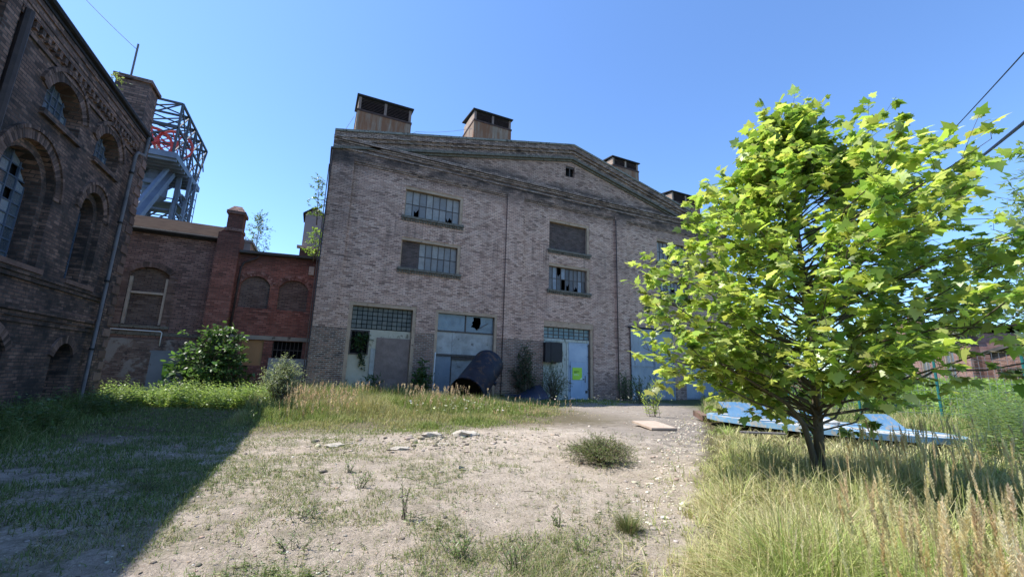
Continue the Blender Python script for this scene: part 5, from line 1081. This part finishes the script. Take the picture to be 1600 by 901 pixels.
# meadow on the right
x_, y_, rr = polar(230000, 1.5, 26, 38, 93); e_ = edge_m(x_, y_); cl = fbm(x_, y_, 1.3, 4, 9)
tc = rng.random(len(x_)) < .62; gs = .14+.018*rr; cxx, cyy = np.round(x_/gs), np.round(y_/gs); jx, jy = vnoise(cxx, cyy, 7.77, 3)-.5, vnoise(cyy, cxx, 5.31, 7)-.5
taz = np.arctan2(y_-(cyy+jy)*gs, x_-(cxx+jx)*gs); x_ = np.where(tc, (cxx+jx)*gs+(x_-(cxx+jx)*gs)*.45, x_); y_ = np.where(tc, (cyy+jy)*gs+(y_-(cyy+jy)*gs)*.45, y_); taz = np.where(tc, taz+rng.normal(0, .4, len(x_)), rng.random(len(x_))*6.28); thh = .6+.8*vnoise(cxx*1.7, cyy*1.3, 3.1, 9); e_ = edge_m(x_, y_)
keep = ((e_ > -.05) | ((e_ > -.8) & (rng.random(len(x_)) < .10))) & (y_ > -3) & ~in_disc(x_, y_) & (rng.random(len(x_)) < .35+.65*sstep(.38, .55, cl)) & (rng.random(len(x_)) < .3+.7*sstep(0, .5, e_)); x_, y_, rr, e_, cl, taz, thh = (q[keep] for q in (x_, y_, rr, e_, cl, taz, thh))
h = thh*(.18+.38*sstep(0, 1.1, e_))*(.3+1.0*rng.random(len(x_))**1.5)*(.7+.7*cl)*np.where((np.hypot(x_-c0.x, y_-c0.y) < 5.2) | (rr > 9), .5, 1.)
tone = fbm(x_, y_, .8, 3, 21); a_ = pick(YG[:4], len(x_), .18); b_ = pick(YG[3:], len(x_), .15); f_ = np.clip(sstep(.34, .56, tone)*.9+.25*(e_ < .6)+rng.normal(0, .22, len(x_)), 0, 1)[:, None]
pos = np.stack([x_, y_, gz(x_, y_)-.01], 1); V, F, T = blades(pos, h, .0046+.0011*rr*rng.uniform(.6, 1.3, len(x_)), np.clip(rng.normal(.75, .38, len(x_)), .05, 1.6), taz, (a_*(1-f_)+b_*f_)*(.75+.35*thh)[:, None], 4, 2.0)
tag(np_mesh('meadow_grass', V, F, 'grass', T), 'long yellow green meadow grass filling the right foreground', 'grass', kind='stuff')
# reed grass plumes
def plumes(name, lab, x_, y_, h, pl, pw, cols, stalk, nq=34):
    n_ = len(x_); az = rng.random(n_)*6.28; ln_ = np.abs(rng.normal(.10, .08, n_)); base = np.stack([x_, y_, gz(x_, y_)], 1)
    dirs = unit(np.stack([np.cos(az)*ln_, np.sin(az)*ln_, np.ones(n_)], 1)); tip = base+dirs*h[:, None]; parts = []
    tint = pick(cols, n_, .10)
    for a in (0, 1.57): parts.append(blades(base, h*.96, np.full(n_, stalk)*(1+.12*np.hypot(x_, y_)), ln_*.9, az+a*.01, pick([(.46, .42, .22), (.36, .38, .17)], n_, .1), 3, 1.0))
    P_, D_, S_, C_ = [], [], [], []
    for k in range(nq):
        s = (k+rng.random(n_))/nq; wq = np.sin(np.pi*np.clip(.12+.86*s, 0, 1))**.8; aa = rng.random(n_)*6.28; c_ = tip-dirs*(pl*(1-s))[:, None]
        o_ = np.stack([np.cos(aa), np.sin(aa), np.full(n_, 1.6)], 1); P_.append(c_); D_.append(unit(o_)); S_.append(np.stack([pw*(.12 if nq > 30 else .4)*(.6+wq), pw*(.85 if nq > 30 else 1.5)*wq*(.7+.6*rng.random(n_)), pw], 1)); C_.append(tint*(1+rng.normal(0, .10, (n_, 1))))
    q_ = inst([(0, 0, 0), (.5, .5, 0), (0, 1, 0), (-.5, .5, 0)], [(0, 1, 2, 3)], np.concatenate(P_), frames(np.concatenate(D_), rng.random(n_*nq)*3), np.concatenate(S_), np.clip(np.concatenate(C_), 0, .9)); parts.append(q_)
    V, F, T = cat(parts); tag(np_mesh(name, V, F, 'straw', T), lab, 'grass', kind='stuff')
PCOL = [(.74, .66, .42), (.80, .73, .50), (.66, .58, .35), (.60, .51, .30)]
x_, y_, rr = polar(5600, 2.0, 11, 48, 92); d_ = (x_-y_*1.25-.6); keep = (d_ > 0) & ~in_disc(x_, y_, 3.6) & (np.hypot(x_-6.9, y_-3.95) > .5) & (y_ < 3.3+.0*x_) & (rng.random(len(x_)) < sstep(.36, .52, fbm(x_, y_, .9, 3, 31))*sstep(0, 2.0, d_)); x_, y_, rr = x_[keep], y_[keep], rr[keep]
plumes('reed_grass', 'tall tan reed grass plumes standing in the right foreground meadow', x_, y_, rng.uniform(.68, 1.16, len(x_)), rng.uniform(.16, .30, len(x_)), rng.uniform(.020, .034, len(x_)), PCOL, .003, 190)
x_, y_, rr = polar(260, 3, 9, 40, 62); keep = (edge_m(x_, y_) > .3) & (rng.random(len(x_)) < .45); x_, y_ = x_[keep], y_[keep]
plumes('reed_grass', 'scattered tan plumes at the left margin of the meadow', x_, y_, rng.uniform(.5, .85, len(x_)), rng.uniform(.12, .22, len(x_)), rng.uniform(.014, .022, len(x_)), PCOL, .003, 90)
# band of tall dry grass in front of the hall
def bandedge(x_): return np.interp(x_, [-1.8, 0, 3, 6, 8, 10, 12, 18], [10.6, 10.8, 10.5, 10.6, 12.2, 14.2, 16.6, 17.5])
x_, y_, rr = polar(230000, 9.5, 27, -12, 52); be = y_-bandedge(x_)-4.2*(fbm(x_, y_, .7, 4, 6)-.42); cl = fbm(x_, y_, .9, 4, 12)
keep = (be > 0) & (y_ < 21.5) & (x_ > -1.9+.5*(cl-.5)) & (x_ < 18.4) & (rng.random(len(x_)) < sstep(-.2, 3.2, be)*(.3+.7*sstep(.36, .55, cl))) & (rng.random(len(x_)) < np.where(x_ > 10.5, .5, 1))
x_, y_, rr, be, cl = (q[keep] for q in (x_, y_, rr, be, cl)); n_ = len(x_)
h = (.09+.62*sstep(.8, 7.5, be)*np.interp(x_, [-1, 4.5, 6.2, 18], [1, 1, .55, .55])*(.45+1.1*fbm(x_, y_, .45, 2, 41)))*(.5+.7*rng.random(n_))*(.65+.7*cl)*np.where(x_ > 9.5, .75, 1); f_ = np.clip(sstep(.46, .60, fbm(x_, y_, .7, 3, 15))*.6+.25*sstep(3, 8, be)+rng.normal(0, .22, n_), 0, 1)[:, None]
f_ = f_*np.where(x_ > 10.5, .35, 1)[:, None]
T0 = pick([(.20, .27, .06), (.28, .34, .10), (.15, .21, .05)], n_, .15)*(1-f_)+pick([(.44, .40, .18), (.52, .45, .24), (.50, .39, .23)], n_, .14)*f_
V, F, T = blades(np.stack([x_, y_, gz(x_, y_)-.01], 1), h, .006+.0009*rr, np.clip(rng.normal(.45, .25, n_), .05, 1.2), rng.random(n_)*6.28, T0, 3)
tag(np_mesh('dry_grass', V, F, 'grass', T), 'tawny and green grass bank along the foot of the pink hall', 'grass', kind='stuff')
x_, y_, rr = polar(2300, 13.5, 22, -3, 36); keep = (y_ < 20.9) & (y_ > 13.6) & (x_ < 9.5) & (x_ > -.7) & ((x_ < 5.8) | (y_ < 17.5) & (rng.random(len(x_)) < .4)) & (rng.random(len(x_)) < sstep(.42, .56, fbm(x_, y_, .6, 3, 22))); x_, y_ = x_[keep], y_[keep]
plumes('dry_seed_heads', 'rusty tan seed heads in the grass bank along the pink hall', x_, y_, rng.uniform(.35, 1.05, len(x_))*np.where(x_ < 5.8, 1, .6), rng.uniform(.16, .28, len(x_)), rng.uniform(.03, .05, len(x_)), [(.60, .46, .30), (.64, .52, .34), (.52, .37, .24)], .005, 12)
# left ground: short turf, longer towards the engine house
x_, y_, rr = polar(210000, 2.6, 26, -62, -3); cl = fbm(x_, y_, .9, 4, 14)
dens = sstep(.43, .56, cl)*sstep(2.5, 9, y_)*.9+.9*sstep(-3.8, -5.5, x_+.15*(y_-10))*sstep(3, 6, y_)+.9*sstep(10, 14, y_)
keep = (x_ < -1.1-.2*(cl-.5)) & (x_ > -6.85) & (y_ < 23.5) & (rng.random(len(x_)) < dens); x_, y_, rr, cl = x_[keep], y_[keep], rr[keep], cl[keep]; n_ = len(x_)
tall = sstep(-4.2, -6.0, x_+.10*(y_-12))*sstep(6, 9, y_); h = (.07+.05*cl+.55*tall)*(.5+.7*rng.random(n_))
V, F, T = blades(np.stack([x_, y_, gz(x_, y_)-.01], 1), h, .005+.0008*rr, np.clip(rng.normal(.6, .25, n_), .05, 1.3), rng.random(n_)*6.28, pick([(.14, .20, .06), (.19, .25, .08), (.11, .16, .05), (.34, .33, .17)], n_, .15, [.35, .3, .2, .15]), 3)
tag(np_mesh('shaded_grass', V, F, 'grass', T), 'green grass in the big shadow beside the dark engine house', 'grass', kind='stuff')
# sparse turf on the sunny yard
x_, y_, rr = polar(150000, 1.9, 13, -28, 46); cl = fbm(x_, y_, 1.5, 4, 17); side_ = sstep(3.2, -1.0, x_-.12*y_)
bot = sstep(4.4, 2.9, y_)*sstep(.2, 1.0, x_)*sstep(3.0, 2.0, x_)
keep = (x_ > -2.0) & (edge_m(x_, y_) < .2) & (rng.random(len(x_)) < .95*sstep(.43, .57, cl)*side_+.04+.3*bot+.3*sstep(.60, .68, cl)); x_, y_, rr, cl, bot = (q[keep] for q in (x_, y_, rr, cl, bot)); n_ = len(x_)
h = (.025+.06*rng.random(n_))*(1+1.2*bot); V, F, T = blades(np.stack([x_, y_, gz(x_, y_)-.005], 1), h, .0032+.0008*rr, np.clip(rng.normal(.9, .3, n_), .1, 1.6), rng.random(n_)*6.28, pick([(.14, .19, .06), (.19, .24, .08), (.28, .28, .13), (.40, .34, .22)], n_, .15), 2)
tag(np_mesh('sparse_grass', V, F, 'grass', T), 'sparse low grass tufts over the sunlit gravel yard', 'grass', kind='stuff')
# leafy herbs
def herbs(name, lab, x_, y_, h, size, cols, nl, tpl=LANCE, droop=.2, spread=.06, stemcol=(.14, .15, .07), catn='herbs'):
    n_ = len(x_); base = np.stack([x_, y_, gz(x_, y_)], 1); az = rng.random(n_)*6.28; ln_ = np.abs(rng.normal(.12, .08, n_)); dirs = unit(np.stack([np.cos(az)*ln_, np.sin(az)*ln_, np.ones(n_)], 1))
    P_, D_, S_ = [], [], []; tint = pick(cols, n_, .14); C_ = []
    for k in range(nl):
        s = .12+.9*(k+rng.random(n_))/nl; aa = k*2.4+rng.random(n_)*.6; P_.append(base+dirs*(h*s)[:, None]); D_.append(np.stack([np.cos(aa), np.sin(aa), .55*s*s-droop+rng.normal(0, .15, n_)], 1)); S_.append(size*(1.15-.6*s)*rng.uniform(.7, 1.2, n_)); C_.append(np.clip(tint*(1+rng.normal(0, .12, (n_, 1))), 0, 1))
    parts = [inst(tpl[0], tpl[1], np.concatenate(P_), frames(np.concatenate(D_), rng.normal(0, .4, n_*nl)), np.concatenate(S_), np.concatenate(C_))]
    V, F, T = blades(base, h, np.full(n_, .008), ln_, az, np.tile(stemcol, (n_, 1)), 1, 1.); F3 = np.concatenate([F[:, [0, 1, 2]], F[:, [0, 2, 3]]]); parts.append((V, F3, T))
    V, F, T = cat(parts); tag(np_mesh(name, V, F, 'leaf', T), lab, catn, kind='stuff')
n_ = 3800; x_ = rng.uniform(-7.0, -1.3, n_); y_ = rng.uniform(17.6, 22.0, n_); keep = (y_ > 19.3-.5*(x_+6)+.6*(fbm(x_, y_, 1, 2, 3)-.5)) & (np.hypot(x_+3.95, y_-22.35) > 1.0); x_, y_ = x_[keep], y_[keep]
keep = rng.random(len(x_)) < .35+.65*sstep(.4, .55, fbm(x_, y_, 1.4, 3, 33)); x_, y_ = x_[keep], y_[keep]
herbs('nettle_patch', 'bright sunlit nettles growing in front of the two annexes', x_, y_, rng.uniform(.25, .9, len(x_))*(.25+1.3*fbm(x_, y_, 1.1, 3, 5)), .12, [(.25, .34, .11), (.32, .40, .15), (.18, .27, .08)], 13, (OVV, OVF))
n_ = 900; x_ = rng.uniform(-6.8, -4.9, n_); y_ = rng.uniform(9, 18, n_); keep = rng.random(n_) < sstep(.45, .6, fbm(x_, y_, .8, 3, 8)); x_, y_ = x_[keep], y_[keep]
herbs('shade_herbs', 'leafy weeds along the shaded foot of the engine house', x_, y_, rng.uniform(.3, .8, len(x_)), .13, [(.12, .19, .06), (.09, .15, .045)], 10, (OVV, OVF))
x_ = rng.uniform(11.5, 24, 900); y_ = rng.uniform(2.5, 9.0, 900); keep = (y_ < .30*x_+.6) & ~in_disc(x_, y_, 3.5) & (np.arctan2(x_, y_) > 1.20); x_, y_ = x_[keep], y_[keep]
herbs('goldenrod', 'dense dark goldenrod stems at the right edge of the photo', x_, y_, rng.uniform(1.0, 1.6, len(x_)), .17, [(.12, .18, .06), (.17, .23, .08), (.09, .14, .05)], 38, LANCE, .05)
x_ = rng.uniform(24, 46, 9000); y_ = rng.uniform(3, 24, 9000); keep = (y_ < 21) & ~((x_ > 38.7) & (x_*.0+y_ < 12.5)) ; x_, y_ = x_[keep], y_[keep]
herbs('ground_cover', 'bright leafy ground cover on the bank behind the wire fence', x_, y_, rng.uniform(.25, .75, len(x_))*(1-.4*sstep(30, 20, x_)), .26, [(.20, .32, .07), (.26, .38, .10), (.14, .24, .05)], 9, (OVV, OVF))
x_, y_, rr = polar(60000, 15, 60, 40, 90); keep = ~in_disc(x_, y_) & (x_ > 13) & (y_ < 21.2) & (edge_m(x_, y_) > 0); x_, y_, rr = x_[keep], y_[keep], rr[keep]; n_ = len(x_)
V, F, T = blades(np.stack([x_, y_, gz(x_, y_)-.01], 1), rng.uniform(.25, .7, n_), .004+.0013*rr, np.clip(rng.normal(.5, .25, n_), .05, 1.2), rng.random(n_)*6.28, pick([(.24, .30, .09), (.34, .34, .15), (.44, .38, .20), (.18, .25, .07)], n_, .15), 2)
tag(np_mesh('far_grass', V, F, 'grass', T), 'far meadow grass behind the round platform', 'grass', kind='stuff')
# small white yarrow heads in the grass bank and near the gates
x_ = np.concatenate([rng.normal(4.6, 1.1, 70), rng.uniform(9, 17, 60)]); y_ = np.concatenate([rng.normal(13.6, .9, 70), rng.uniform(15.5, 18, 60)]); n_ = len(x_); hh_ = rng.uniform(.3, .6, n_)
disc = [(math.cos(a), math.sin(a), 0) for a in np.linspace(0, 2*math.pi, 7)[:-1]]
up_ = np.stack([rng.normal(size=n_), rng.normal(size=n_), rng.normal(0, .25, n_)], 1); V1, F1, T1 = inst([(0, 0, .15)]+disc, [(0, i+1, (i+1) % 6+1) for i in range(6)], np.stack([x_, y_, gz(x_, y_)+hh_], 1), frames(up_), rng.uniform(.02, .045, n_), pick([(.75, .75, .68)], n_, .05))
V2, F2, T2 = blades(np.stack([x_, y_, gz(x_, y_)], 1), hh_, np.full(n_, .006), np.full(n_, .01), x_, pick([(.2, .25, .1)], n_), 1, 1.); F2 = np.concatenate([F2[:, [0, 1, 2]], F2[:, [0, 2, 3]]]); V, F, T = cat([(V1, F1, T1), (V2, F2, T2)])
tag(np_mesh('yarrow_flowers', V, F, 'leaf', T), 'tiny white yarrow flowers dotted through the grass bank', 'flowers', kind='stuff')
x_, y_, rr = polar(26000, 2.2, 12, -30, 42); cl = fbm(x_, y_, 1.1, 4, 44); keep = (edge_m(x_, y_) < .1) & (x_ > -3) & (rng.random(len(x_)) < .5*sstep(.48, .60, cl)*sstep(4.6, -.5, x_-.15*y_)+.02); x_, y_, rr = x_[keep], y_[keep], rr[keep]
herbs('low_weeds', 'tiny leafy weeds sprouting all over the gravel yard', x_, y_, rng.uniform(.02, .09, len(x_))*(.8+.08*rr), .030+.003*rr.mean(), [(.13, .19, .06), (.18, .24, .08), (.10, .15, .05), (.28, .28, .14)], 7)
# the dry tussock at the meadow's edge
th = rng.random(420)*6.28; r_ = np.abs(rng.normal(0, .07, 420)); x_, y_ = 3.15+r_*np.cos(th), 3.75+r_*np.sin(th)
V, F, T = blades(np.stack([x_, y_, gz(x_, y_)], 1), rng.uniform(.08, .26, 420), np.full(420, .006), rng.uniform(.2, 1, 420), th, pick([(.2, .24, .09), (.34, .29, .17), (.14, .17, .07)], 420), 3)
tag(np_mesh('grass_tussock', V, F, 'grass', T), 'small dark tussock of grass on bare dirt near the meadow edge', 'grass tussock')
# sticks and dark crumbs on the dirt
mb = MB()
for i in range(150):
    a, b = random.uniform(1, 9), random.uniform(4, 12)
    if b < .85*a+.5: continue
    l = random.uniform(.04, .2); t = random.uniform(0, 6.28); z = gzf(a, b)+.012; mb.bar((a, b, z), (a+l*math.cos(t), b+l*math.sin(t), z+random.uniform(0, .02)), random.uniform(.003, .008))
tag(obj('twigs', mb, 'twig'), 'dry twigs and straw bits scattered on the dirt', 'twigs', kind='stuff')
